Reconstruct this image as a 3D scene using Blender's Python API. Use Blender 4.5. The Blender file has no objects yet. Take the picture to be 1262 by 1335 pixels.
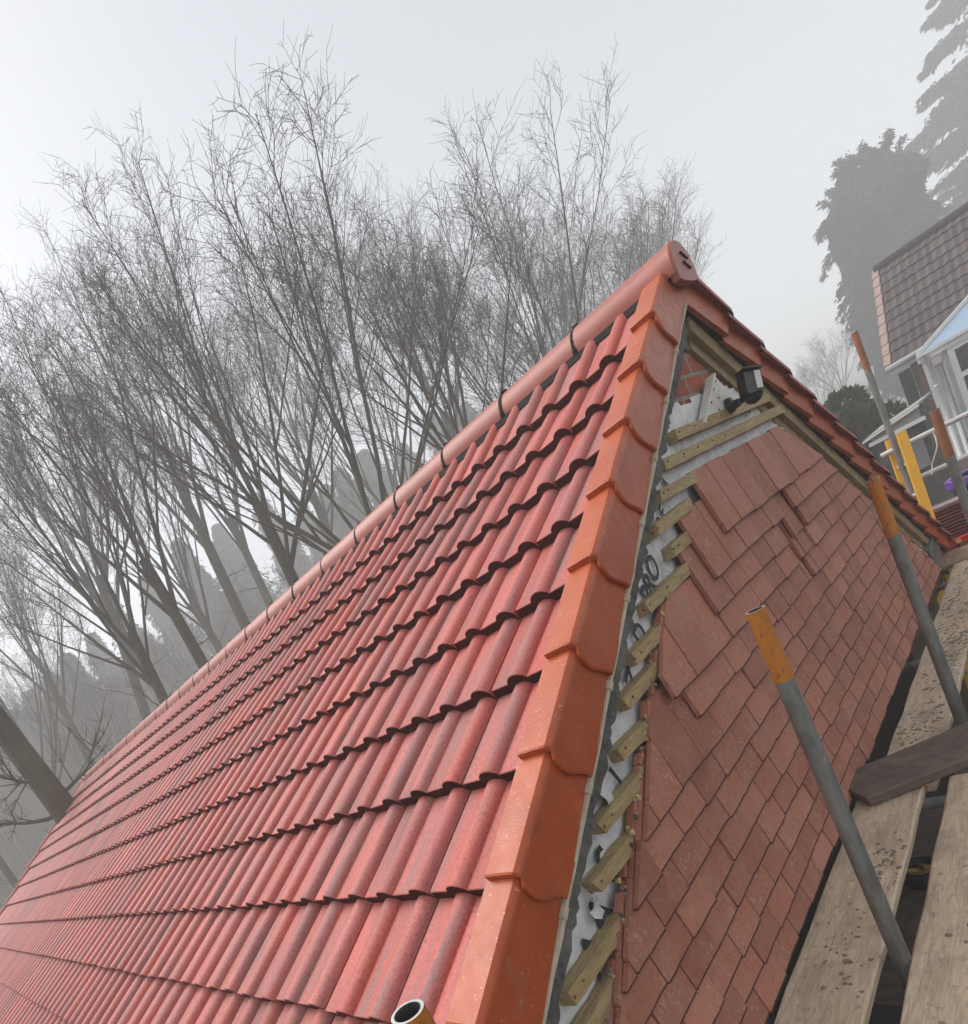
import bpy, math, random
import numpy as np
from mathutils import Matrix, Vector

rnd = random.Random(7)
nr = np.random.RandomState(11)
C = bpy.context.scene.collection
R = math.radians

# ------------------------------------------------------------------ camera (solved from the roof's own geometry)
CAM = Vector((0.92108, -3.45153, -0.84649))
RIGHT = Vector((0.58479379, 0.64753814, -0.48858017))
DOWN = Vector((-0.17409759, -0.48808106, -0.85525839))
FWD = Vector((-0.79227915, 0.58521043, -0.17269194))
FPX, CX, CY, PW, PH = 806.695, 481.305, 1036.214, 1262.0, 1335.0
PITCH = 0.52080518
PC, PS = math.cos(PITCH), math.sin(PITCH)
S0, GA = 0.47475, 0.34352


def ray(px, py):
    return RIGHT * ((px - CX) / FPX) + DOWN * ((py - CY) / FPX) + FWD


def at_dist(px, py, D):
    d = ray(px, py)
    return CAM + d * (D / math.hypot(d.x, d.y))


# ------------------------------------------------------------------ helpers
def link(name, me, mats, parent=None):
    o = bpy.data.objects.new(name, me)
    C.objects.link(o)
    for m in (mats if isinstance(mats, (list, tuple)) else [mats]):
        if m.name not in me.materials:
            me.materials.append(m)
    if parent is not None:
        o.parent = parent
    return o


def tag(o, label=None, cat=None, group=None, kind=None):
    if label: o['label'] = label
    if cat: o['category'] = cat
    if group: o['group'] = group
    if kind: o['kind'] = kind
    return o


def empty(name, loc=(0, 0, 0), rz=0.0):
    o = bpy.data.objects.new(name, None)
    C.objects.link(o)
    o.location = loc
    o.rotation_euler = (0, 0, rz)
    o.empty_display_size = .1
    return o


class MB:
    def __init__(s):
        s.v, s.f, s.m = [], [], []

    def add(s, vs, fs, mi=0):
        b = len(s.v)
        s.v.extend([tuple(p) for p in vs])
        for f in fs:
            s.f.append(tuple(b + i for i in f))
            s.m.append(mi)

    def box(s, c, size, M=None, mi=0, taper=0.0):
        hx, hy, hz = size[0] / 2, size[1] / 2, size[2] / 2
        vs = []
        for z in (-1, 1):
            for x, y in ((-1, -1), (1, -1), (1, 1), (-1, 1)):
                k = 1 - taper * (z > 0)
                p = Vector((x * hx * k, y * hy * k, z * hz))
                if M is not None: p = M @ p
                vs.append(p + Vector(c))
        s.add(vs, [(3, 2, 1, 0), (4, 5, 6, 7), (0, 1, 5, 4), (1, 2, 6, 5), (2, 3, 7, 6), (3, 0, 4, 7)], mi)

    def beam(s, a, b, w, h, up=(0, 0, 1), mi=0):
        a, b = Vector(a), Vector(b)
        d = (b - a)
        L = d.length
        d.normalize()
        sd = d.cross(Vector(up)).normalized()
        u = sd.cross(d)
        M = Matrix((d, sd, u)).transposed()
        s.box((a + b) / 2, (L, w, h), M, mi)

    def tube(s, pts, rad, n=8, mi=0, cap=True):
        pts = [Vector(p) for p in pts]
        rings = []
        ref = Vector((0.3, 0.2, 1)).normalized()
        for i, p in enumerate(pts):
            d = (pts[min(i + 1, len(pts) - 1)] - pts[max(i - 1, 0)]).normalized()
            if abs(d.dot(ref)) > .97: ref = Vector((1, .1, 0)).normalized()
            a = d.cross(ref).normalized()
            b = d.cross(a)
            r = rad[i] if isinstance(rad, (list, tuple)) else rad
            rings.append([p + (a * math.cos(2 * math.pi * k / n) + b * math.sin(2 * math.pi * k / n)) * r for k in range(n)])
        vs = [q for rg in rings for q in rg]
        fs = []
        for i in range(len(rings) - 1):
            for k in range(n):
                k2 = (k + 1) % n
                fs.append((i * n + k, i * n + k2, (i + 1) * n + k2, (i + 1) * n + k))
        if cap:
            fs.append(tuple(range(n)))
            fs.append(tuple((len(rings) - 1) * n + k for k in reversed(range(n))))
        s.add(vs, fs, mi)

    def prism(s, poly, d, mi=0):
        """closed polygon (list of Vector) swept by vector d"""
        n = len(poly)
        d = Vector(d)
        vs = [Vector(p) for p in poly] + [Vector(p) + d for p in poly]
        fs = [tuple(reversed(range(n))), tuple(range(n, 2 * n))]
        for i in range(n):
            j = (i + 1) % n
            fs.append((i, j, n + j, n + i))
        s.add(vs, fs, mi)

    def build(s, name, mats, parent=None, smooth=False, fix=False):
        me = bpy.data.meshes.new(name)
        me.from_pydata(s.v, [], s.f)
        if any(s.m):
            me.polygons.foreach_set('material_index', s.m)
        if smooth:
            me.polygons.foreach_set('use_smooth', [True] * len(s.f))
        me.update()
        if fix:
            import bmesh
            bm = bmesh.new()
            bm.from_mesh(me)
            bmesh.ops.recalc_face_normals(bm, faces=bm.faces)
            bm.to_mesh(me)
            bm.free()
        o = bpy.data.objects.new(name, me)
        C.objects.link(o)
        for m in (mats if isinstance(mats, (list, tuple)) else [mats]):
            me.materials.append(m)
        if parent is not None: o.parent = parent
        return o


def sharp(o, deg=35):
    """smooth shading that keeps the hard edges hard"""
    me = o.data
    me.polygons.foreach_set('use_smooth', [True] * len(me.polygons))
    me.set_sharp_from_angle(angle=R(deg))
    return o


# ------------------------------------------------------------------ materials
class NT:
    def __init__(s, name):
        s.mat = bpy.data.materials.new(name)
        s.mat.use_nodes = True
        s.t = s.mat.node_tree
        s.bsdf = s.t.nodes['Principled BSDF']
        s.tc = s.t.nodes.new('ShaderNodeTexCoord')

    def n(s, typ, **kw):
        nd = s.t.nodes.new(typ)
        for k, v in kw.items():
            if k.startswith('_'):
                setattr(nd, k[1:], v)
            else:
                nd.inputs[k.replace('__', ' ')].default_value = v
        return nd

    def l(s, a, b):
        s.t.links.new(a, b)

    def coord(s, scale=(1, 1, 1), rot=(0, 0, 0), src='Object'):
        mp = s.n('ShaderNodeMapping')
        mp.inputs['Scale'].default_value = scale
        mp.inputs['Rotation'].default_value = rot
        s.l(s.tc.outputs[src], mp.inputs['Vector'])
        return mp.outputs[0]

    def noise(s, vec, scale=5., detail=4., rough=.55, dist=0.):
        nd = s.n('ShaderNodeTexNoise')
        nd.inputs['Scale'].default_value = scale
        nd.inputs['Detail'].default_value = detail
        nd.inputs['Roughness'].default_value = rough
        nd.inputs['Distortion'].default_value = dist
        s.l(vec, nd.inputs['Vector'])
        return nd.outputs['Fac']

    def ramp(s, fac, stops):
        nd = s.n('ShaderNodeValToRGB')
        e = nd.color_ramp.elements
        while len(e) > 1: e.remove(e[-1])
        e[0].position = stops[0][0]
        e[0].color = (*stops[0][1], 1) if len(stops[0][1]) == 3 else stops[0][1]
        for p, c in stops[1:]:
            q = e.new(p)
            q.color = (*c, 1) if len(c) == 3 else c
        s.l(fac, nd.inputs[0])
        return nd.outputs[0]

    def mix(s, fac, a, b, mode='MIX'):
        nd = s.n('ShaderNodeMixRGB', _blend_type=mode)
        for i, x in ((0, fac), (1, a), (2, b)):
            if isinstance(x, (int, float)): nd.inputs[i].default_value = x
            elif isinstance(x, (tuple, list)): nd.inputs[i].default_value = (*x, 1)
            else: s.l(x, nd.inputs[i])
        return nd.outputs[0]

    def color(s, c):
        if isinstance(c, (tuple, list)): s.bsdf.inputs['Base Color'].default_value = (*c, 1)
        else: s.l(c, s.bsdf.inputs['Base Color'])

    def rough(s, r):
        if isinstance(r, (int, float)): s.bsdf.inputs['Roughness'].default_value = r
        else: s.l(r, s.bsdf.inputs['Roughness'])

    def bump(s, h, strength=.3, dist=.01):
        nd = s.n('ShaderNodeBump')
        nd.inputs['Strength'].default_value = strength
        nd.inputs['Distance'].default_value = dist
        s.l(h, nd.inputs['Height'])
        s.l(nd.outputs[0], s.bsdf.inputs['Normal'])


def g3(v): return (v, v, v)


def simple(name, c1, c2, scale=8, rough=.6, bump=.15, bscale=60, stretch=(1, 1, 1), metal=0., spec=.5):
    t = NT(name)
    v = t.coord(stretch)
    f = t.noise(v, scale, 5)
    t.color(t.ramp(f, [(.3, c1), (.7, c2)]))
    t.rough(rough)
    t.bsdf.inputs['Metallic'].default_value = metal
    t.bsdf.inputs['Specular IOR Level'].default_value = spec
    if bump: t.bump(t.noise(v, bscale, 3), bump, .004)
    return t.mat


def m_rooftile():
    t = NT('red_concrete_tile')
    geo = t.n('ShaderNodeNewGeometry')
    oi = geo.outputs['Random Per Island']
    streak = t.noise(t.coord((16, 1.1, 1.1)), 1.6, 5, .6)
    wide = t.noise(t.coord((4.5, .8, .8)), 1.0, 3, .5)
    base = t.ramp(oi, [(0, (.42, .082, .058)), (.35, (.50, .104, .078)), (.7, (.56, .130, .105)), (1, (.46, .102, .084))])
    pale = t.mix(t.ramp(streak, [(.42, g3(0)), (.64, g3(.85))]), base, (.285, .150, .145))
    dark = t.mix(t.ramp(wide, [(.57, g3(0)), (.72, g3(.7))]), pale, (.135, .075, .078))
    fine = t.noise(t.coord((1, 1, 1)), 105, 4, .75)
    col = t.mix(t.ramp(fine, [(.30, g3(.75)), (.50, g3(0))]), dark, (.20, .065, .055))
    col = t.mix(t.ramp(fine, [(.58, g3(0)), (.74, g3(.5))]), col, (.60, .24, .20))
    specks = t.noise(t.coord((1, 1, 1)), 55, 2, .5)
    col = t.mix(t.ramp(specks, [(.70, g3(0)), (.76, g3(.6))]), col, (.14, .055, .05))
    t.color(col)
    t.rough(t.ramp(streak, [(.3, g3(.46)), (.7, g3(.64))]))
    t.bsdf.inputs['Specular IOR Level'].default_value = .42
    gr_ = t.mix(.5, t.noise(t.coord((1, 1, 1)), 190, 4, .7), t.noise(t.coord((1, 1, 1)), 60, 4, .7))
    t.bump(gr_, .6, .005)
    return t.mat


def m_verge():
    t = NT('orange_red_verge')
    f = t.noise(t.coord((1, 1, 1)), 7, 5, .6)
    col = t.ramp(f, [(.3, (.36, .062, .013)), (.7, (.46, .090, .020))])
    sp = t.noise(t.coord((1, 1, 1)), 95, 1, .4)
    col = t.mix(t.ramp(sp, [(.71, g3(0)), (.76, g3(.55))]), col, (.66, .36, .26))
    scr = t.noise(t.coord((3, 40, 40), (0.6, 0, 0)), 1.4, 3)
    col = t.mix(t.ramp(scr, [(.66, g3(0)), (.75, g3(.18))]), col, (.62, .34, .25))
    gm = t.noise(t.coord(), 11, 6, .75)
    col = t.mix(t.ramp(gm, [(.56, g3(0)), (.72, g3(.45))]), col, (.30, .17, .13))
    t.color(col)
    t.rough(t.ramp(t.noise(t.coord(), 22, 3), [(.3, g3(.30)), (.7, g3(.48))]))
    dn = t.noise(t.coord(), 9, 6, .75)
    t.bump(t.mix(.5, t.noise(t.coord(), 140, 4, .7), t.noise(t.coord(), 35, 4, .7)), .45, .004)
    return t.mat


def m_ridge():
    t = NT('terracotta_ridge')
    f = t.noise(t.coord(), 5, 5, .6)
    col = t.ramp(f, [(.3, (.29, .072, .046)), (.7, (.38, .105, .070))])
    fine = t.noise(t.coord(), 120, 3, .7)
    col = t.mix(t.ramp(fine, [(.28, g3(.6)), (.45, g3(0))]), col, (.24, .075, .06))
    t.color(col)
    t.rough(.42)
    t.bump(t.noise(t.coord(), 150, 4, .65), .3, .003)
    return t.mat


def m_hung():
    t = NT('old_clay_tile')
    geo = t.n('ShaderNodeNewGeometry')
    base = t.ramp(geo.outputs['Random Per Island'], [(0, (.31, .108, .066)), (.3, (.39, .140, .086)), (.6, (.48, .178, .115)), (.85, (.33, .115, .072)), (1, (.52, .215, .145))])
    big = t.noise(t.coord(), 7, 5, .7)
    col = t.mix(t.ramp(big, [(.42, g3(0)), (.66, g3(.55))]), base, (.46, .225, .16))
    lich = t.noise(t.coord(), 72, 5, .78)
    zone = t.noise(t.coord(), 6, 4, .65)
    lz = t.mix(1.0, t.ramp(lich, [(.55, g3(0)), (.62, g3(1))]), t.ramp(zone, [(.42, g3(0)), (.68, g3(.8))]), 'MULTIPLY')
    col = t.mix(lz, col, (.58, .47, .37))
    dirt = t.noise(t.coord(), 38, 5, .7)
    col = t.mix(t.ramp(dirt, [(.28, g3(.6)), (.44, g3(0))]), col, (.15, .055, .045))
    t.color(col)
    t.rough(.68)
    t.bump(t.noise(t.coord(), 70, 5, .7), .5, .004)
    return t.mat


def m_brick(name, c1, c2, mortar, su=1.0, axis='yz', scale=1.0):
    t = NT(name)
    sep = t.n('ShaderNodeSeparateXYZ')
    t.l(t.tc.outputs['Object'], sep.inputs[0])
    cmb = t.n('ShaderNodeCombineXYZ')
    t.l(sep.outputs['Y' if axis == 'yz' else 'X'], cmb.inputs[0])
    t.l(sep.outputs['Z'], cmb.inputs[1])
    b = t.n('ShaderNodeTexBrick')
    t.l(cmb.outputs[0], b.inputs['Vector'])
    b.inputs['Color1'].default_value = (*c1, 1)
    b.inputs['Color2'].default_value = (*c2, 1)
    b.inputs['Mortar'].default_value = (*mortar, 1)
    b.inputs['Scale'].default_value = 1.0
    b.inputs['Mortar Size'].default_value = .011
    b.inputs['Mortar Smooth'].default_value = .25
    b.inputs['Brick Width'].default_value = .225
    b.inputs['Row Height'].default_value = .085
    b.inputs['Bias'].default_value = -.1
    nz = t.noise(t.coord(), 18, 5, .65)
    col = t.mix(t.ramp(nz, [(.3, g3(.55)), (.55, g3(0))]), b.outputs['Color'], (.13, .06, .045))
    t.color(col)
    t.rough(.85)
    inv = t.n('ShaderNodeMath', _operation='MULTIPLY')
    inv.inputs[1].default_value = -1.
    t.l(b.outputs['Fac'], inv.inputs[0])
    addn = t.n('ShaderNodeMath', _operation='ADD')
    t.l(inv.outputs[0], addn.inputs[0])
    t.l(nz, addn.inputs[1])
    t.bump(addn.outputs[0], .8, .008)
    return t.mat


def m_wood(name, c1, c2, c3, axis=(1, 9, 9), rough=.7, knots=True, dirt=None):
    """grain runs along the axis with the small scale"""
    t = NT(name)
    v = t.coord(axis)
    w = t.noise(v, 3.2, 6, .6, 1.2)
    fine = t.noise(t.coord(tuple(a * 4 for a in axis)), 5., 4, .6)
    col = t.ramp(w, [(.25, c1), (.5, c2), (.75, c3)])
    col = t.mix(t.ramp(fine, [(.3, g3(.5)), (.55, g3(0))]), col, tuple(x * .55 for x in c1))
    if knots:
        vo = t.n('ShaderNodeTexVoronoi')
        vo.inputs['Scale'].default_value = 1.5
        t.l(t.coord((axis[0] * 1.2, axis[1] * .45, axis[2] * .45)), vo.inputs['Vector'])
        col = t.mix(t.ramp(vo.outputs['Distance'], [(.03, g3(.8)), (.10, g3(0))]), col, tuple(x * .4 for x in c1))
    if dirt:
        dn = t.noise(t.coord((1.2, .55, 1)), 5.5, 6, .7, .6)
        col = t.mix(t.ramp(dn, [(.48, g3(0)), (.68, g3(.7))]), col, dirt)
        dn2 = t.noise(t.coord(), 26, 5, .7)
        col = t.mix(t.ramp(dn2, [(.57, g3(0)), (.70, g3(.6))]), col, tuple(x * .7 for x in dirt))
    t.color(col)
    t.rough(rough)
    t.bump(fine, .35, .004)
    return t.mat


def m_bark():
    t = NT('mossy_bark')
    v = t.coord((6, 6, 1.2))
    n = t.noise(v, 2.2, 6, .65)
    col = t.ramp(n, [(.3, (.020, .021, .014)), (.55, (.052, .056, .034)), (.75, (.078, .090, .044))])
    sp = t.n('ShaderNodeSeparateXYZ')
    t.l(t.tc.outputs['Object'], sp.inputs[0])
    mr = t.n('ShaderNodeMapRange')
    t.l(sp.outputs['Z'], mr.inputs['Value'])
    mr.inputs['From Min'].default_value = 4.
    mr.inputs['From Max'].default_value = 10.
    mr.inputs['To Min'].default_value = 1.
    mr.inputs['To Max'].default_value = 0.
    patch = t.ramp(t.noise(t.coord((2, 2, .8)), 2.0, 5, .7), [(.36, g3(0)), (.6, g3(.8))])
    col = t.mix(t.mix(1., mr.outputs[0], patch, 'MULTIPLY'), col, (.085, .100, .030))
    t.color(col)
    t.rough(.9)
    t.bump(n, .6, .03)
    return t.mat


def m_leaf(name, c1, c2):
    t = NT(name)
    geo = t.n('ShaderNodeNewGeometry')
    f = t.noise(t.coord(), 1.1, 3)
    a = t.ramp(geo.outputs['Random Per Island'], [(0, c1), (1, c2)])
    t.color(t.mix(t.ramp(f, [(.35, g3(.0)), (.65, g3(.55))]), a, tuple(x * .5 for x in c1)))
    t.rough(.7)
    return t.mat


def m_tube():
    t = NT('galvanised_tube')
    v = t.coord((9, 9, 2))
    n = t.noise(v, 2.5, 6, .65)
    col = t.ramp(n, [(.25, (.10, .105, .10)), (.5, (.21, .22, .21)), (.75, (.34, .355, .345))])
    sp = t.noise(t.coord((30, 30, 9)), 1.6, 4, .7)
    col = t.mix(t.ramp(sp, [(.60, g3(0)), (.72, g3(.7))]), col, (.36, .37, .36))
    sp2 = t.noise(t.coord((14, 14, 5)), 1.3, 4, .7)
    col = t.mix(t.ramp(sp2, [(.60, g3(0)), (.74, g3(.8))]), col, (.055, .05, .045))
    t.color(col)
    t.rough(.55)
    t.bsdf.inputs['Metallic'].default_value = .35
    t.bump(n, .25, .003)
    return t.mat


def m_orange():
    t = NT('chipped_orange_paint')
    n = t.noise(t.coord((5, 5, 2)), 5, 6, .7)
    col = t.ramp(n, [(.28, (.17, .055, .014)), (.45, (.48, .165, .016)), (.75, (.60, .23, .022))])
    s = t.noise(t.coord((9, 9, 5)), 8, 5, .75)
    col = t.mix(t.ramp(s, [(.58, g3(0)), (.68, g3(.8))]), col, (.12, .045, .02))
    t.color(col)
    t.rough(.62)
    t.bump(s, .3, .002)
    return t.mat


def m_membrane():
    t = NT('white_breather_membrane')
    n = t.noise(t.coord(), 14, 5, .65)
    col = t.ramp(n, [(.3, (.56, .57, .58)), (.6, (.76, .77, .78))])
    d = t.noise(t.coord(), 5, 5, .7)
    col = t.mix(t.ramp(d, [(.56, g3(0)), (.72, g3(.7))]), col, (.20, .19, .175))
    t.color(col)
    t.rough(.55)
    t.bump(t.noise(t.coord(), 30, 5, .6, .8), .4, .01)
    return t.mat


def m_glass(name, c, alpha=.5):
    t = NT(name)
    t.color(c)
    t.rough(.06)
    t.bsdf.inputs['Specular IOR Level'].default_value = .8
    return t.mat


def m_mortar():
    t = NT('wet_cement_mortar')
    n = t.noise(t.coord(), 45, 6, .75)
    big = t.noise(t.coord(), 5, 4)
    col = t.ramp(n, [(.3, (.05, .05, .048)), (.55, (.115, .115, .108)), (.75, (.20, .20, .19))])
    col = t.mix(t.ramp(big, [(.42, g3(0)), (.65, g3(.6))]), col, (.23, .23, .215))
    t.color(col)
    t.rough(.85)
    t.bump(n, .9, .01)
    return t.mat


M = dict(
    tile=m_rooftile(), verge=m_verge(), ridge=m_ridge(), hung=m_hung(),
    brick=m_brick('gable_brick', (.36, .085, .048), (.44, .115, .065), (.30, .27, .235)),
    farbrick=m_brick('neighbour_brick', (.20, .075, .048), (.26, .10, .065), (.26, .22, .19), axis='xz'),
    batten=m_wood('treated_batten', (.27, .185, .085), (.42, .31, .15), (.54, .42, .23), (9, 1.2, 9)),
    timber=m_wood('weathered_timber', (.17, .115, .058), (.30, .22, .115), (.40, .31, .17), (9, 1, 1)),
    board=m_wood('scaffold_plank', (.54, .40, .26), (.70, .55, .39), (.80, .67, .51), (9, .8, 9), dirt=(.22, .170, .125)),
    brownboard=m_wood('dusty_brown_plank', (.26, .15, .085), (.38, .235, .14), (.47, .31, .20), (.8, 9, 9), dirt=(.17, .12, .085)),
    darkboard=m_wood('dark_weathered_plank', (.095, .068, .052), (.16, .118, .092), (.22, .165, .13), (1, 1, 8), knots=False, dirt=(.07, .055, .045)),
    redboard=m_wood('red_brown_board', (.10, .045, .03), (.16, .075, .05), (.2, .10, .07), (9, 1, 9), knots=False),
    membrane=m_membrane(), mortar=m_mortar(), tube=m_tube(), orange=m_orange(),
    rust=simple('rusty_steel', (.16, .055, .022), (.30, .11, .045), 25, .85, .4),
    inner=simple('dark_tube_inside', (.03, .032, .032), (.06, .062, .06), 20, .8),
    bark=m_bark(),
    black=simple('black_plastic', (.006, .006, .007), (.012, .012, .013), 10, .35, .05),
    clip=simple('dark_clip', (.008, .006, .005), (.018, .013, .012), 30, .8, .1, spec=.15),
    cream=simple('fibre_cement_strip', (.42, .38, .28), (.56, .50, .38), 30, .8, .3),
    white=simple('white_upvc', (.70, .71, .71), (.78, .79, .79), 4, .35, .0),
    oldwhite=simple('flaking_white_paint', (.60, .58, .52), (.76, .75, .70), 22, .6, .3),
    led=simple('frosted_white_lens', (.62, .62, .60), (.72, .72, .70), 10, .3, .05),
    letter=simple('black_print', (.018, .018, .022), (.05, .05, .055), 40, .6, .0),
    yellow=simple('yellow_fibreglass', (.66, .36, .010), (.76, .43, .015), 12, .5, .12),
    red=simple('bright_red_plastic', (.55, .015, .012), (.68, .03, .02), 12, .4, .05),
    vial=simple('yellow_green_vial', (.66, .50, .18), (.8, .66, .3), 20, .15, 0),
    purple=simple('purple_plastic', (.10, .04, .24), (.16, .065, .33), 10, .4, .05),
    glass=m_glass('dark_window_glass', (.02, .022, .022)),
    roofglass=m_glass('blue_tinted_roof_glass', (.34, .47, .62)),
    ground=simple('damp_leaf_litter', (.030, .024, .016), (.085, .066, .042), 3, .95, .6, 14),
    darkstack=simple('wet_dark_red_tile', (.11, .020, .016), (.19, .036, .028), 14, .4, .2),
    neartile=None,
    pot=simple('black_rubber', (.010, .011, .014), (.022, .024, .03), 12, .5, .1),
    sponge=simple('yellow_sponge', (.50, .36, .08), (.62, .47, .14), 40, .9, .6),
    mud=simple('grey_mortar_droppings', (.16, .135, .105), (.33, .285, .225), 40, .95, .9),
    needle=m_leaf('dark_conifer_foliage', (.014, .030, .014), (.060, .10, .045)),
    shrub=m_leaf('evergreen_shrub_leaves', (.045, .080, .028), (.13, .18, .060)),
    wash=simple('sawn_brick_dust', (.5, .36, .16), (.66, .52, .28), 60, .9, .6),
)


def m_oldroof():
    t = NT('old_brown_roof_tile')
    geo = t.n('ShaderNodeNewGeometry')
    base = t.ramp(geo.outputs['Random Per Island'], [(0, (.045, .032, .031)), (.5, (.065, .045, .044)), (1, (.095, .062, .060))])
    moss = t.noise(t.coord(), 3.5, 6, .75)
    col = t.mix(t.ramp(moss, [(.50, g3(0)), (.66, g3(.75))]), base, (.060, .055, .048))
    t.color(col)
    t.rough(.7)
    t.bump(t.noise(t.coord(), 30, 5, .7), .5, .01)
    return t.mat


M['oldroof'] = m_oldroof()

# ================================================================== THE ROOFED HOUSE
LROOF = 11.36
NC = 14
SMAX = S0 + GA * (NC - 1) + .02


def P3(x, s, h, sg=-1):
    """point on the roof: x along the ridge, s down the slope, h off the slope; sg -1 = near slope"""
    return Vector((x, sg * (s * PC + h * PS), -s * PS + h * PC))


house = empty('house', (0, 0, -5.0))
tag(house, 'house with new red tiled roof and half stripped tile hung gable', 'house')


def child(o):
    """parent under the house without moving it"""
    o.parent = house
    o.matrix_parent_inverse = Matrix.Translation((0, 0, 5.0))
    return o


# ---- roof tiles
US = [0, .003, .03, .066, .069, .0725, .078, .0855, .095, .105, .115, .1245, .132, .1375, .141, .144, .180, .216, .219, .2225, .228, .2355, .245, .255, .265, .2745, .282, .2875, .290, .2925, .2935]


def prof(u, last=False):
    h = 0.
    for c in ((.105,) if last else (.105, .254)):
        a = abs(u - c) / .036
        if a < 1: h = max(h, .026 * (1 - a * a) ** .66)
    if .144 < u < .2165: h += .0035 * (u - .144) / .072
    if u <= 0.001 or u >= .293: h = -.026
    return h


def tile_slope():
    mb = MB()
    nt = 38
    us = US
    for j in range(NC):
        sl = S0 + .012 + GA * j
        su = sl - GA - .05
        if j == 0: su = .075
        for i in range(nt):
            x1 = -.036 - .2995 * i
            dj, hj = rnd.uniform(-.003, .003), rnd.uniform(-.0015, .002)
            sk = rnd.uniform(-.002, .002)
            vs = []
            for s_, dh, k in ((su, -.034 if j else -.012, 0), (sl - .0025, .010, 1), (sl, .0075, 1), (sl - .001, -.036, 1)):
                for u in us:
                    w = u - .148
                    h = prof(u, i == 0)
                    if k and dh < -.03: h = max(h, 0) * .92
                    vs.append(P3(x1 - .296 + u, s_ + (dj + sk * w * 6) * k, h + dh + hj * k))
            n = len(us)
            fs = []
            for r in range(3):
                for q in range(n - 1):
                    fs.append((r * n + q, (r + 1) * n + q, (r + 1) * n + q + 1, r * n + q + 1))
            mb.add(vs, fs)
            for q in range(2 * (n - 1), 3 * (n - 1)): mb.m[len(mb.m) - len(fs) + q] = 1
    return mb


M['edgeshade'] = simple('shade_dark_tile_edge', (.030, .009, .007), (.062, .017, .012), 40, .85, .4, spec=.2)  # shade on the tile fronts at each lap, painted as a darker edge colour
o = child(tile_slope().build('roof_tiles', [M['tile'], M['edgeshade']]))
sharp(o, 40)
far = o.copy()
C.objects.link(far)
far.parent = house
far.matrix_parent_inverse = Matrix.Translation((0, 0, 5.0))
far.rotation_euler = (0, 0, math.pi)
far.location = (-LROOF - .03, 0, 0)

# roof deck (dark felt) under both slopes
for sg in (-1, 1):
    mb = MB()
    a = [P3(-.06, .02, -.034, sg), P3(-LROOF - .0, .02, -.034, sg), P3(-LROOF, SMAX - .05, -.034, sg), P3(-.06, SMAX - .05, -.034, sg)]
    mb.prism(a, (0, 0, -.10))
    child(mb.build('roof_deck', M['clip'], fix=True))

# ---- verge tiles
WS = [(0, 0), (.008, .007), (.018, .015), (.035, .021), (.054, .0235), (.072, .0215), (.088, .016), (.104, .006), (.122, -.007), (.142, -.017), (.163, -.023)]


def verge_mesh(first=False):
    # in local coordinates: x across, s along slope (0 = lower end), h off slope ; stored as world for k = 0
    mb = MB()
    L = GA + .05 if not first else S0 - .03
    sec = [(-.098, .0), (-.096, .016), (-.03, .019), (-.012, .017), (-.004, .010), (0, 0.0)]
    rows = []
    for (x, h) in sec:
        rows.append((x, h, 0.0))
    for w, so in WS[1:]:
        rows.append((.0, -w, so))
    n = len(rows)
    vs = []

    def P(x, s, h): return (x, s, h)
    up = [P(x - .016, -L, h + .035 - .026) for x, h, so in rows]
    mid = [P(x, so - .005, h + .035) for x, h, so in rows]
    lo = [P(x - .004, so, h + .032) for x, h, so in rows]
    ins = []
    for x, h, so in rows:
        if x < -.0001: ins.append(P(x, so - .002, h + .035 - .028))
        else: ins.append(P(x - .024, so - .002, min(h, -.012) + .035 if h < -.02 else .008))
    ins2 = []
    for (x, s, h) in ins: ins2.append((x - .012, -L, h - .02))
    vs = up + mid + lo + ins + ins2
    fs = []
    for r in range(4):
        for q in range(n - 1):
            fs.append((r * n + q, (r + 1) * n + q, (r + 1) * n + q + 1, r * n + q + 1))
    # bottom edge of the side face and the inner top edge
    for q in (0, n - 1):
        fs.append((q, n + q, 2 * n + q, 3 * n + q, 4 * n + q))
    return vs, fs


for k in range(NC):
    for sg in (-1, 1):
        vs, fs = verge_mesh(k == 0)
        jx, js = rnd.uniform(-.002, .002), rnd.uniform(-.004, .004)
        V = [P3(x + jx, S0 + GA * k + s + js, h, sg) for x, s, h in vs]
        mb = MB()
        mb.add(V, fs)
        o = child(mb.build('verge_tile', M['verge'], fix=True))
        sharp(o, 28)
    if k < 14:
        vs, fs = verge_mesh(k == 0)
        V = [P3(-LROOF - x - .01, S0 + GA * k + s, h, -1) for x, s, h in vs]
        mb = MB()
        mb.add(V, fs)
        sharp(child(mb.build('verge_tile', M['verge'], fix=True)), 28)

# ---- ridge tiles with dark unions
RR = .119
RC = -.052


def ridge_prof(r, a0=-8, n=15):
    return [(math.cos(R(a0 + (180 - 2 * a0) * i / (n - 1))) * r, math.sin(R(a0 + (180 - 2 * a0) * i / (n - 1))) * r) for i in range(n)]


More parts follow.
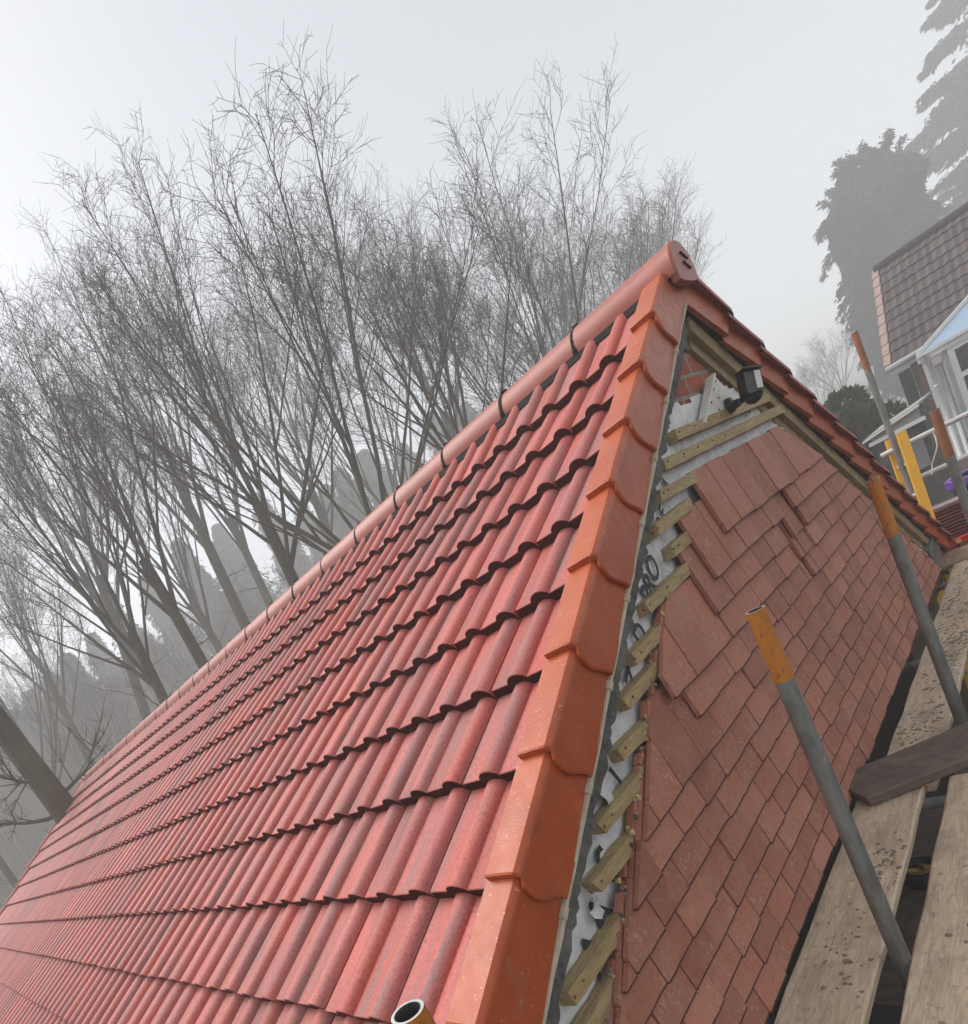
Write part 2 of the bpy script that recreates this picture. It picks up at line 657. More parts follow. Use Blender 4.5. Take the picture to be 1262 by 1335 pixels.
NRIDGE = 25
for j in range(NRIDGE):
    mb = MB()
    xa, xb = -.006 - .45 * j, -.45 * (j + 1) + .006
    jz, jy = rnd.uniform(-.003, .003), rnd.uniform(-.003, .003)
    outer, inn = ridge_prof(RR), ridge_prof(RR - .022)
    n = len(outer)
    vs = []
    for x in (xa, xb):
        vs += [(x, y + jy, z + RC + jz) for y, z in outer]
        vs += [(x, y + jy, z + RC + jz) for y, z in inn]
    fs = []
    for q in range(n - 1):
        fs.append((q, q + 1, 2 * n + q + 1, 2 * n + q))
        fs.append((n + q, 3 * n + q, 3 * n + q + 1, n + q + 1))
        fs.append((q, n + q, n + q + 1, q + 1))
        fs.append((2 * n + q, 2 * n + q + 1, 3 * n + q + 1, 3 * n + q))
    for q in (0, n - 1):
        fs.append((q, 2 * n + q, 3 * n + q, n + q))
    mb.add(vs, fs)
    sharp(child(mb.build('ridge_tile', M['ridge'], fix=True)), 40)
    if j:
        mb = MB()
        o_, i_ = ridge_prof(RR + .0015, -5), ridge_prof(RR - .004, -5)
        vs, fs = [], []
        for x in (-.45 * j + .008, -.45 * j - .008):
            vs += [(x, y, z + RC) for y, z in o_]
        for q in range(n - 1): fs.append((q, q + 1, n + q + 1, n + q))
        b = len(vs)
        for x in (-.45 * j + .008, -.45 * j - .008):
            vs += [(x, y, z + RC) for y, z in i_]
        for q in range(n - 1):
            fs.append((b + q, q, q + 1, b + q + 1))
            fs.append((b + n + q, n + q, n + q + 1, b + n + q + 1))
        mb.add(vs, fs)
        mb.box((-.45 * j, .0, RC + RR + .006), (.026, .03, .008))
        mb.box((-.45 * j, -RR + .002, RC + .008), (.022, .010, .022))
        child(mb.build('ridge_clip', M['clip']))
# ridge roll (dark ventilated strip under the ridge)
for sg in (-1, 1):
    mb = MB()
    mb.prism([P3(-.1, .11, -.02, sg), P3(-.1, .11, .018, sg), P3(-.1, .175, .0, sg), P3(-.1, .175, -.02, sg)], (-LROOF + .2, 0, 0))
    child(mb.build('ridge_roll', M['clip'], fix=True))
# block end ridge cap at the gable: a shaped end with two slots
mb = MB()
pr_ = ridge_prof(RR + .002, -8, 19)
n = len(pr_)
f0 = [(-.02, y, z + RC) for y, z in pr_]
f1 = [(.018, y, z + RC) for y, z in pr_]
f2 = [(.028, y * .93, (z) * .93 + RC) for y, z in pr_]
vs = f0 + f1 + f2
fs = []
for r in range(2):
    for q in range(n - 1):
        fs.append((r * n + q, r * n + q + 1, (r + 1) * n + q + 1, (r + 1) * n + q))
mb.add(vs, fs)
mb.prism([Vector(p) for p in f2] + [Vector((.028, -RR * .90, RC - .045)), Vector((.028, -.05, RC - .055)), Vector((.028, .05, RC - .055)), Vector((.028, RR * .90, RC - .045))], (-.03, 0, 0))
o = child(mb.build('ridge_end_cap', M['ridge'], fix=True))
sharp(o, 35)
for a_, b_ in (((.0295, -.005, RC + .062), (.0295, .055, RC + .035)), ((.0295, -.012, RC + .022), (.0295, .05, RC - .005))):
    mb = MB()
    mb.beam(a_, b_, .004, .010, (1, 0, 0))
    mb.build('vent_slot', M['clip'], o)

# ---- fibre cement strip, mortar bed under the near verge
def strip(s0, s1, x0, x1, h0, h1, sg, step, jit, name, mat):
    mb = MB()
    n = int((s1 - s0) / step)
    vs = []
    for i in range(n + 1):
        s = s0 + (s1 - s0) * i / n
        j = lambda: rnd.uniform(-jit, jit)
        vs += [P3(x0 + j() * .3, s, h0, sg), P3(x1 + j(), s, h0 + j() * .3, sg), P3(x1 + j(), s, (h0 + h1) / 2 + j() * .3, sg), P3(x1 + j(), s, h1 + j() * 1.2, sg), P3(x0, s, h1 + j(), sg)]
    fs = []
    for i in range(n):
        for q in range(5):
            a, b = i * 5 + q, i * 5 + (q + 1) % 5
            fs.append((a, b, b + 5, a + 5))
    fs.append((0, 1, 2, 3, 4))
    fs.append(tuple(n * 5 + q for q in (4, 3, 2, 1, 0)))
    mb.add(vs, fs)
    return child(mb.build(name, mat, fix=True))


strip(.12, SMAX, -.13, -.004, -.130, -.141, -1, .09, .0015, 'undercloak_strip', M['cream'])
mo = strip(.20, SMAX, -.13, -.030, -.142, -.208, -1, .022, .007, 'mortar_bed', M['mortar'])
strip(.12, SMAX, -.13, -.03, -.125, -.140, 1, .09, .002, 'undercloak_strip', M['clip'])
# cream bits that stick out where tiles meet
for k in range(NC):
    mb = MB()
    s = S0 + GA * k + .012
    mb.beam(P3(-.007, s - .012, -.133), P3(-.007, s + .018, -.133), .016, .012, (1, 0, 0))
    child(mb.build('undercloak_tab', M['cream']))
# barge timber under the far verge, with a lighter top edge
mb = MB()
mb.prism([P3(-.13, .16, -.142, 1), P3(-.045, .16, -.142, 1), P3(-.045, .16, -.212, 1), P3(-.13, .16, -.212, 1)], P3(0, SMAX - .22, 0, 1))
child(mb.build('barge_timber', M['timber'], fix=True))
mb = MB()
mb.prism([P3(-.13, .20, -.213, 1), P3(-.072, .20, -.213, 1), P3(-.072, .20, -.262, 1), P3(-.13, .20, -.262, 1)], P3(0, SMAX - .30, 0, 1))
child(mb.build('barge_fillet', M['timber'], fix=True))

M['gapshade'] = simple('gap_shade_black', (.010, .009, .008), (.022, .020, .018), 12, .9, .3, spec=.2)  # near-black paints in the shade of the gap beside the boards
# ---- gable wall and the other walls
EAVE = SMAX - .25
YE = EAVE * PC


def zroof(y): return -abs(y) * math.tan(PITCH) - .14


mb = MB()
poly = [Vector((-.092, -YE, -2.40)), Vector((-.092, YE, -2.40)), Vector((-.092, YE, zroof(YE))), Vector((-.092, 0, zroof(0))), Vector((-.092, -YE, zroof(YE)))]
mb.prism(poly, (-.25, 0, 0))
child(mb.build('gable_wall', M['brick'], fix=True))
mb = MB()
mb.prism([Vector((p.x - LROOF + .55, p.y, -5.05 if abs(p.z + 2.40) < .001 else p.z)) for p in poly], (-.25, 0, 0))
child(mb.build('gable_wall', M['brick'], fix=True))
mb = MB()
mb.box((-.60, 0, -3.75), (.2, 2 * YE - .3, 2.62))
child(mb.build('added_shade_wall', M['gapshade'], fix=True))  # set-back wall added so the gap beside the boards stays dark
mb = MB()
mb.box((-.80, 0, -2.46), (1.40, 2 * YE - .5, .10))
child(mb.build('added_shade_soffit', M['clip'], fix=True))  # near-black soffit, added to darken the recess below the tile hanging
for sg in (-1, 1):
    mb = MB()
    mb.box((-LROOF / 2 - .3, sg * (YE - .13), (-5.05 + zroof(YE)) / 2), (LROOF - 1.2, .25, 5.05 + zroof(YE) - .02))
    child(mb.build('side_wall', M['brick'], fix=True))
# rough mortar smear at the very top of the gable
mb = MB()
pts = [(-.10, -.235), (-.05, -.20), (.02, -.18), (.06, -.22), (.13, -.265), (.10, -.30), (.05, -.275), (.02, -.33), (-.02, -.30), (-.06, -.315), (-.12, -.29)]
mb.prism([Vector((-.078, y, z)) for y, z in pts], (-.02, 0, 0))
child(mb.build('mortar_smear', M['mortar'], fix=True))

# ---- breather membrane (crumpled sheet over the wall)
def cut(z): return (z + .20) / .575        # how far the near verge's inner edge reaches at height z (negative y)


mb = MB()
NY, NZ = 150, 90
idx = {}
vs, fs = [], []
ph = [nr.uniform(0, 6.28) for _ in range(12)]
for a in range(NZ + 1):
    z = -2.30 + (1.80) * a / NZ
    for b in range(NY + 1):
        y = -3.4 + 6.8 * b / NY
        wr = .003 * math.sin(y * 31 + z * 17 + ph[0]) + .003 * math.sin(y * 13 - z * 41 + ph[1]) + .002 * math.sin(y * 67 + z * 53 + ph[2]) + .002 * math.sin(-y * 47 + z * 89 + ph[3])
        idx[a, b] = len(vs)
        vs.append((-.079 + wr, y, z))
for a in range(NZ):
    for b in range(NY):
        z = -2.30 + 1.80 * (a + .5) / NZ
        y = -3.4 + 6.8 * (b + .5) / NY
        top = -.52 + .018 * math.sin(y * 9 + 1) + .012 * math.sin(y * 31) + (.035 if .0 < y < .24 else 0)
        if y > cut(z) + .01 and y < -cut(z) - .01 and z < top:
            fs.append((idx[a, b], idx[a, b + 1], idx[a + 1, b + 1], idx[a + 1, b]))
mb.add(vs, fs)
mem = child(mb.build('breather_membrane', M['membrane'], smooth=True))
# loose torn flaps
for (y, z, w, h, t) in ((-2.01, -1.455, .10, .075, .5), (-2.28, -1.66, .06, .05, 1.1), (-.86, -.71, .05, .05, .9), (.42, -.665, .07, .05, .2)):
    g = []
    mb = MB()
    for i in range(4):
        for j in range(4):
            u, v = i / 3 - .5, j / 3 - .5
            yy, zz = u * w * (1 - .25 * (j / 3)), v * h
            g.append((-.058 + .012 * math.sin(i * 1.9 + j) + .02 * (j / 3) * .6, y + yy * math.cos(t) - zz * math.sin(t), z + yy * math.sin(t) + zz * math.cos(t)))
    mb.add(g, [(i * 4 + j, i * 4 + j + 1, i * 4 + j + 5, i * 4 + j + 4) for i in range(3) for j in range(3)])
    fl = mb.build('torn_flap', M['membrane'], mem, smooth=True)


def lettering(txt, y, z, size, ang, xoff=-.0695, shear=.22):
    cu = bpy.data.curves.new('lettering', 'FONT')
    cu.body = txt
    cu.size = size
    cu.shear = shear
    cu.extrude = .0008
    cu.offset = size * .012
    tmp = bpy.data.objects.new('tmp_text', cu)
    C.objects.link(tmp)
    bpy.context.view_layer.update()
    me = bpy.data.meshes.new_from_object(tmp)
    bpy.data.objects.remove(tmp)
    bx = Vector((0, math.cos(ang), math.sin(ang)))
    by = Vector((0, -math.sin(ang), math.cos(ang)))
    bz = Vector((1, 0, 0))
    Mx = Matrix((bx, by, bz)).transposed().to_4x4()
    Mx.translation = (xoff, y, z)
    me.transform(Mx)
    me.materials.clear()
    me.materials.append(M['letter'])
    o = bpy.data.objects.new('lettering', me)
    C.objects.link(o)
    o.parent = mem
    return o


def on_strip(txt, y, size, off, shear=.22, rot=0.0):
    lettering(txt, y, y * math.tan(PITCH) - off / PC, size, PITCH + rot, shear=shear)


on_strip('A', -.805, .080, .325)
on_strip('8', -.975, .080, .335, .1)
on_strip('F', -.918, .080, .335, .1)
on_strip('PRO', -1.305, .112, .345)
on_strip('D', -1.470, .112, .345)
on_strip('Z', -1.632, .115, .350)
on_strip('I', -1.975, .120, .36)
on_strip('I', -1.915, .120, .36)
on_strip('S', -2.150, .140, .385)
on_strip('A', -2.375, .140, .392)
on_strip('A', -2.285, .140, .395)

# ---- battens
BAT = [(-.670, -.60, .74), (-.752, -.82, .90), (-.845, -.965, -.58), (-.945, -1.165, -.80), (-1.035, -1.075, -.85), (-1.142, -1.46, -1.0), (-1.240, -1.64, -1.15),
       (-1.328, -1.80, -1.3), (-1.424, -1.95, -1.5), (-1.532, -2.15, -1.7), (-1.632, -2.32, -1.85), (-1.765, -2.55, -2.1), (-1.87, -2.72, -2.3)]
for i, (z, ya, yb) in enumerate(BAT):
    mb = MB()
    n = 10
    tilt = rnd.uniform(-.05, .05) if i > 2 else 0
    sk = rnd.uniform(-.03, .04)
    vs = []
    for q in range(n + 1):
        t = q / n
        y = (ya + ((.050 + .025 * math.sin(i * 2.7)) if i > 2 else 0)) + (yb - ya) * t
        for (xx, zz) in ((-.076, .0), (-.037, .0), (-.037, .043), (-.076, .043)):
            jy = (sk if zz > .01 else 0) * (1 - t) + (rnd.uniform(-.006, .006) if q in (0, n) else 0)
            vs.append((xx + rnd.uniform(-.0012, .0012), y + jy, z + zz + tilt * (y - ya) + rnd.uniform(-.001, .001)))
    fs = [tuple(reversed(range(4))), tuple(n * 4 + k for k in range(4))]
    for q in range(n):
        for k in range(4):
            fs.append((q * 4 + k, q * 4 + (k + 1) % 4, q * 4 + 4 + (k + 1) % 4, q * 4 + 4 + k))
    mb.add(vs, fs)
    o = child(mb.build('batten', M['batten'], fix=True))
    for q in range(2 if i > 1 else 5):
        nb = MB()
        yy = ya + .03 + (.05 if i > 1 else .17) * q + rnd.uniform(0, .01)
        nb.tube([(-.040, yy, z + .024 + rnd.uniform(-.01, .01) + tilt * (yy - ya)), (-.034, yy, z + .024 + tilt * (yy - ya))], .0035, 6)
        nb.build('nail', M['rust'], o)
# stub at the right end of the third batten is seen beyond the tiles; short broken one hangs off
# ---- apex board
mb = MB()
tri = [Vector((-.042, -.300, -.655)), Vector((-.042, .31, -.652)), Vector((-.042, .255, -.618)), Vector((-.042, .085, -.478)), Vector((-.042, .045, -.470))]
mb.prism(tri, (-.022, 0, 0))
ab = child(mb.build('apex_board', M['oldwhite'], fix=True))
mb = MB()
mb.beam((-.034, -.295, -.650), (-.034, .048, -.473), .012, .016, (1, 0, 0))
mb.build('board_trim', M['oldwhite'], ab)
for (y, z) in ((-.2, -.63), (-.09, -.58), (0, -.53), (.06, -.5), (-.03, -.62), (.02, -.57), (.12, -.62), (-.13, -.645), (.2, -.64)):
    mb = MB()
    mb.tube([(-.043, y, z), (-.0385, y, z)], .005, 6)
    mb.build('nail', M['rust'], ab)

# ---- hung tiles
def clip(poly, a, b, c):
    """keep a*y + b*z <= c"""
    out = []
    n = len(poly)
    for i in range(n):
        p, q = poly[i], poly[(i + 1) % n]
        dp, dq = a * p[0] + b * p[1] - c, a * q[0] + b * q[1] - c
        if dp <= 0: out.append(p)
        if dp * dq < 0:
            t = dp / (dp - dq)
            out.append((p[0] + (q[0] - p[0]) * t, p[1] + (q[1] - p[1]) * t))
    return out


drip_shade = MB()
TW, TG, TL = .1935, .109, .272
LEFT = {0: -.605, 1: -.872, 2: -.985, 3: -1.60, 4: -1.6}
GAPS = {1: [(.09, .315)], 2: [(.02, .145), (.320, .392)], 3: [(.05, .135), (.33, .408)], 4: [(.15, .215)]}
mb = MB()
for r in range(13):
    zb = -1.072 - TG * r
    y = -4.0 + (TW / 2 if r % 2 else 0) + .035
    if r == 0: y = -.605 - TW * 3
    if r == 1: y = -.872 - TW * 3
    if r == 2: y = -.985 - TW * 3
    while y < 3.9:
        ya, yb = y + .0028, y + TW - .0028
        y += TW
        segs = [(ya, yb)]
        for g0, g1 in GAPS.get(r, []):
            ns = []
            for a, b in segs:
                if b <= g0 or a >= g1: ns.append((a, b)); continue
                if a < g0 - .02: ns.append((a, g0))
                if b > g1 + .02: ns.append((g1, b))
            segs = ns
        for a, b in segs:
            if a < LEFT.get(r, -9) - .02: continue
            dz, rot, dx = rnd.uniform(-.005, .005), rnd.uniform(-.02, .02), rnd.uniform(-.003, .004)
            zt = zb + TL
            mid = (a + b) / 2
            nseg = 4
            poly = [(a + (b - a) * q / nseg, zb + dz + rot * (a + (b - a) * q / nseg - mid) + rnd.uniform(-.0018, .0018)) for q in range(nseg + 1)]
            poly += [(b, zt + dz), (a, zt + dz)]
            cr_ = -.02 if r > 2 else .0
            poly = clip(poly, -.62, 1.0, -.355 + rnd.uniform(-.006, .006) + (0 if r > 2 else .05))
            poly = clip(poly, .62, 1.0, -.36 + rnd.uniform(-.004, .004)) if len(poly) > 2 else poly
            if len(poly) < 3: continue
            if max(p[1] for p in poly) - min(p[1] for p in poly) < .03: continue

            def XT(z):
                t = (zt - z) / TL
                return -.046 + .046 * t + .004 * math.sin(t * 3.14) + dx
            n = len(poly)
            vs = [(XT(z), yy, z) for yy, z in poly] + [(XT(z) - .0145, yy, z) for yy, z in poly]
            fs = [tuple(range(n)), tuple(reversed(range(n, 2 * n)))]
            for i in range(n):
                fs.append((i, n + i, n + (i + 1) % n, (i + 1) % n))
            mb.add(vs, fs)
            zlow = min(z for yy, z in poly) + .012
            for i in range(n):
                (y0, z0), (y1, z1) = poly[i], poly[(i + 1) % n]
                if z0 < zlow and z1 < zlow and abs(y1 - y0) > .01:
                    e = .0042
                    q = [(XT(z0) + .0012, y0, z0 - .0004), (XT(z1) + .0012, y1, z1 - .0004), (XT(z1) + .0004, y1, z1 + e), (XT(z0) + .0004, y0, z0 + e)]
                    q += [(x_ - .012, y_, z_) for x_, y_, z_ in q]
                    drip_shade.add(q, [(0, 1, 2, 3), (7, 6, 5, 4), (0, 4, 5, 1), (1, 5, 6, 2), (2, 6, 7, 3), (3, 7, 4, 0)])
nb_ = len(mb.v)
mb.v += drip_shade.v
mb.f += [tuple(i + nb_ for i in f) for f in drip_shade.f]
mb.m += [1] * len(drip_shade.f)
for i in range(26):
    z = -1.12 - i * .034 + rnd.uniform(-.01, .01)
    y = (z + .36) / .62 - .022 + rnd.uniform(-.008, .008)
    mb.box((-.048, y, z), (.016 + rnd.uniform(0, .012), .012, rnd.uniform(.03, .06)), Matrix.Rotation(-.95 + rnd.uniform(-.15, .15), 3, 'X'))
M['drip_shade'] = simple('shadow_and_dirt_drip_edge', (.045, .018, .013), (.12, .048, .036), 30, .85, .3)  # shadow line below each tile row, plus some dirt, put into the strip colour
hung = child(mb.build('wall_tiles', [M['hung'], M['drip_shade']], fix=True))
# chips, dust and mortar crumbs along the ragged cut edge
mb = MB()
for i in range(150):
    z = rnd.uniform(-1.95, -1.1)
    y = (z + .36) / .62 - rnd.uniform(.0, .035)
    s = rnd.uniform(.003, .009)
    c_ = Vector((-.048 + rnd.uniform(-.008, .016), y, z))
    nn_ = 7
    rg = []
    for a_ in (-.75, .0, .75):
        for q in range(nn_):
            rr_ = s * math.sqrt(1 - a_ * a_ * .8) * rnd.uniform(.6, 1.2)
            an_ = 2 * math.pi * q / nn_ + a_
            rg.append(c_ + Vector((a_ * s * .9, math.cos(an_) * rr_, math.sin(an_) * rr_ * 1.2)))
    fs_ = [tuple(reversed(range(nn_))), tuple(range(2 * nn_, 3 * nn_))]
    for r_ in range(2):
        for q in range(nn_):
            fs_.append((r_ * nn_ + q, r_ * nn_ + (q + 1) % nn_, (r_ + 1) * nn_ + (q + 1) % nn_, (r_ + 1) * nn_ + q))
    mb.add(rg, fs_, rnd.choice([0, 1, 1, 3]))
child(tag(mb.build('edge_rubble', [M['mortar'], M['wash'], M['hung'], M['mud']]), kind='stuff'))
# sill board and fascia under the tile hanging
mb = MB()
mb.box((-.055, 2.45, -2.452), (.05, 1.75, .105))
child(mb.build('fascia_board', M['redboard']))
mb = MB()
mb.box((-.055, -.6, -2.402), (.05, 4.3, .03))
child(mb.build('tilting_fillet', M['clip']))
# lead / mortar lump at the far corner
mb = MB()
mb.prism([Vector((-.03, y, z)) for y, z in ((3.22, -2.20), (3.55, -2.16), (3.75, -2.30), (3.55, -2.40), (3.25, -2.36))], (-.05, 0, 0))
child(mb.build('corner_mortar', M['mortar'], fix=True))

# ================================================================== SECURITY LIGHT
def basis(xa, ya):
    x = Vector(xa).normalized()
    z = x.cross(Vector(ya)).normalized()
    y = z.cross(x)
    return Matrix((x, y, z)).transposed()


lt = empty('security_light', (-.042, .085, -.622))
tag(lt, 'black security floodlight with white lens bracketed on the white triangular board', 'security light')
lt.matrix_world = Matrix.Translation((-.042, .085, -.622))
LO = Vector((-.042, .085, -.622))


def lchild(o):
    o.parent = lt
    o.matrix_parent_inverse = Matrix.Translation(-LO)
    return o


up = -DOWN * .97 - RIGHT * .04
rt = RIGHT * .93 + DOWN * -.27 + FWD * .25
LB = basis(rt, up)
bc = Vector((.080, .030, -.600))
mb = MB()
w, h, d = .100, .108, .034
vs = []
for zz in (-d / 2, d / 2):
    k = .96 if zz > 0 else 1.0
    for x, y in ((-w / 2, -h / 2 + .02), (-w / 2 + .02, -h / 2), (w / 2 - .02, -h / 2), (w / 2, -h / 2 + .02), (w / 2, h / 2), (-w / 2, h / 2)):
        vs.append(bc + LB @ Vector((x * k, y * k, zz)))
mb.add(vs, [(5, 4, 3, 2, 1, 0), (6, 7, 8, 9, 10, 11)] + [(i, (i + 1) % 6, 6 + (i + 1) % 6, 6 + i) for i in range(6)])
mb.box(bc + LB @ Vector((0, h / 2 + .004, .004)), (w + .006, .006, d + .022), LB)
mb.box(bc + LB @ Vector((0, 0, -d / 2 - .01)), (w * .6, h * .6, .02), LB)
body = lchild(mb.build('lamp_body', M['black'], fix=True))
mb = MB()
mb.box(bc + LB @ Vector((.022, .010, d / 2 + .002)), (.032, .074, .005), LB)
lens = mb.build('lens', M['led'])
lens.parent = body
mb = MB()
sc_ = bc + LB @ Vector((-.005, -h / 2 - .006, .004))
mb.tube([sc_ + LB @ Vector((0, .014, 0)), sc_ + LB @ Vector((0, 0, 0)), sc_ + LB @ Vector((0, -.013, 0)), sc_ + LB @ Vector((0, -.020, 0))], [.034, .034, .024, .008], 14)
lchild(mb.build('sensor', M['black'], smooth=True))
mb = MB()
kn = bc + LB @ Vector((-.030, -.045, -.030))
base = Vector((-.040, .085, -.622))
mb.tube([base, base + Vector((.022, 0, 0)), base + Vector((.030, .002, .002))], [.036, .033, .016], 16)
mb.tube([base + Vector((.02, 0, 0)), (base + kn) / 2 + Vector((.01, 0, -.006)), kn], [.014, .015, .013], 10)
mb.tube([(base + kn) / 2 + Vector((.008, -.018, -.004)), (base + kn) / 2 + Vector((.008, .02, -.004))], .018, 12)
lchild(mb.build('bracket', M['black'], fix=True))

# ================================================================== SCAFFOLD
def scaffold_pole(x, y, z0, z1, zpaint, label, lean=(0, 0), paint='orange', rim=True):
    t = empty('scaffold_pole', (x, y, z0))
    tag(t, label, 'scaffold pole', 'galvanised standards of the scaffold')
    r, ri, n = .02415, .0195, 24

    def ring(z, rad, mb):
        return [(lean[0] * (z), lean[1] * (z), 0)]
    def seg(za, zb, mat, name):
        mb = MB()
        vs, fs = [], []
        zs = [za + (zb - za) * i / 6 for i in range(7)]
        for rad in (r, ri):
            for z in zs:
                for k in range(n):
                    a = 2 * math.pi * k / n
                    vs.append((math.cos(a) * rad + lean[0] * z, math.sin(a) * rad + lean[1] * z, z))
        m = len(zs)
        for i in range(m - 1):
            for k in range(n):
                k2 = (k + 1) % n
                fs.append((i * n + k, i * n + k2, (i + 1) * n + k2, (i + 1) * n + k))
                b = m * n
                fs.append((b + i * n + k2, b + i * n + k, b + (i + 1) * n + k, b + (i + 1) * n + k2))
        rim_f = []
        for i in (0, m - 1):
            for k in range(n):
                k2 = (k + 1) % n
                rim_f.append((i * n + k, m * n + i * n + k, m * n + i * n + k2, i * n + k2))
        mb.add(vs, fs + rim_f)
        for q in range((m - 1) * n * 2):
            if q % 2: mb.m[q] = 1
        for q in range((m - 1) * n * 2, len(mb.m)): mb.m[q] = 2
        o = mb.build(name, [mat, M['inner'], M['rimsteel']], t, fix=False)
        sharp(o, 40)
        return o
    H = z1 - z0
    seg(0, H - zpaint, M['tube'], 'tube')
    seg(H - zpaint, H, M[paint], 'painted_end')
    return t


M['rimsteel'] = simple('bare_cut_steel', (.45, .45, .43), (.60, .60, .57), 40, .4, .1, metal=.5)
M['rustpaint'] = simple('rusty_orange_paint', (.20, .075, .03), (.36, .14, .05), 18, .75, .3)
scaffold_pole(.27, -3.09, -5, -1.247, .33, 'nearest scaffold pole, only its hollow orange painted top showing in front of the roof tiles')
scaffold_pole(.285, -1.53, -5, -1.222, .215, 'scaffold pole with ochre orange hollow top standing before the hung clay tiles')
scaffold_pole(.305, .23, -5, -1.208, .265, 'scaffold pole with bright orange top at the right end of the hung tiles')
scaffold_pole(.352, 2.15, -5, -1.175, .30, 'scaffold pole with rusty brown upper part in front of the white porch posts', paint='rustpaint')
scaffold_pole(-.19, 4.5, -5, -.392, .33, 'farthest scaffold pole, rust topped, rising behind the sloping verge near the bushes', paint='rustpaint')


def scaffold_tube(a, b, label, group, mat='tube', name='scaffold_tube', rad=.02415):
    a, b = Vector(a), Vector(b)
    mid = (a + b) / 2
    t = MB()
    n = 12
    t.tube([a - mid + (b - a) * i / 6 for i in range(7)], rad, 16)
    o = t.build(name, M[mat])
    o.location = mid
    sharp(o, 50)
    tag(o, label, 'scaffold tube', group)
    return o


M['railtube'] = simple('pale_galvanised_rail', (.42, .43, .42), (.58, .59, .58), 9, .5, .1, metal=.2)
scaffold_tube((-.33, 4.7, -1.487), (1.9, 4.7, -1.480), 'upper of the two pale guard rails before the white porch', 'guard rails at the far end', 'railtube', 'guard_rail')
scaffold_tube((-.33, 4.7, -1.822), (1.9, 4.7, -1.810), 'lower of the two pale guard rails, above the purple rimmed tub', 'guard rails at the far end', 'railtube', 'guard_rail')
scaffold_tube((-.06, -.45, -2.462), (1.3, -.45, -2.462), 'grey cross tube under the boards just below the dark loose plank', 'cross tubes carrying the boards')
scaffold_tube((-.06, -1.80, -2.462), (1.3, -1.80, -2.462), 'grey cross tube under the boards at the bottom edge of the photo', 'cross tubes carrying the boards')
scaffold_tube((-.06, 1.35, -2.462), (1.3, 1.35, -2.462), 'hidden end of a grey cross tube beyond the dark loose plank', 'cross tubes carrying the boards')
scaffold_tube((-.06, 3.0, -2.462), (1.3, 3.0, -2.462), 'grey cross tube under the boards near the red spirit level', 'cross tubes carrying the boards')


def coupler(c, label):
    t = empty('tube_coupler', c)
    tag(t, label, 'coupler', 'rusty couplers')
    mb = MB()
    mb.tube([(0, 0, -.035), (0, 0, .035)], .040, 12)
    mb.tube([(-.04, .05, 0), (.04, .05, 0)], .038, 12)
    mb.box((0, .025, 0), (.05, .05, .045))
    mb.build('clamp_body', M['rust'], t, fix=True)
    mb = MB()
    mb.tube([(.035, -.02, 0), (.075, -.02, 0)], .009, 6)
    mb.tube([(.06, -.02, 0), (.072, -.02, 0)], .016, 6)
    mb.build('bolt', M['rust'], t, fix=True)
    return t


coupler((-.19, 4.615, -1.487), 'rusty coupler clamping the upper guard rail to the farthest pole')
coupler((-.19, 4.615, -1.822), 'rusty coupler clamping the lower guard rail to the farthest pole')


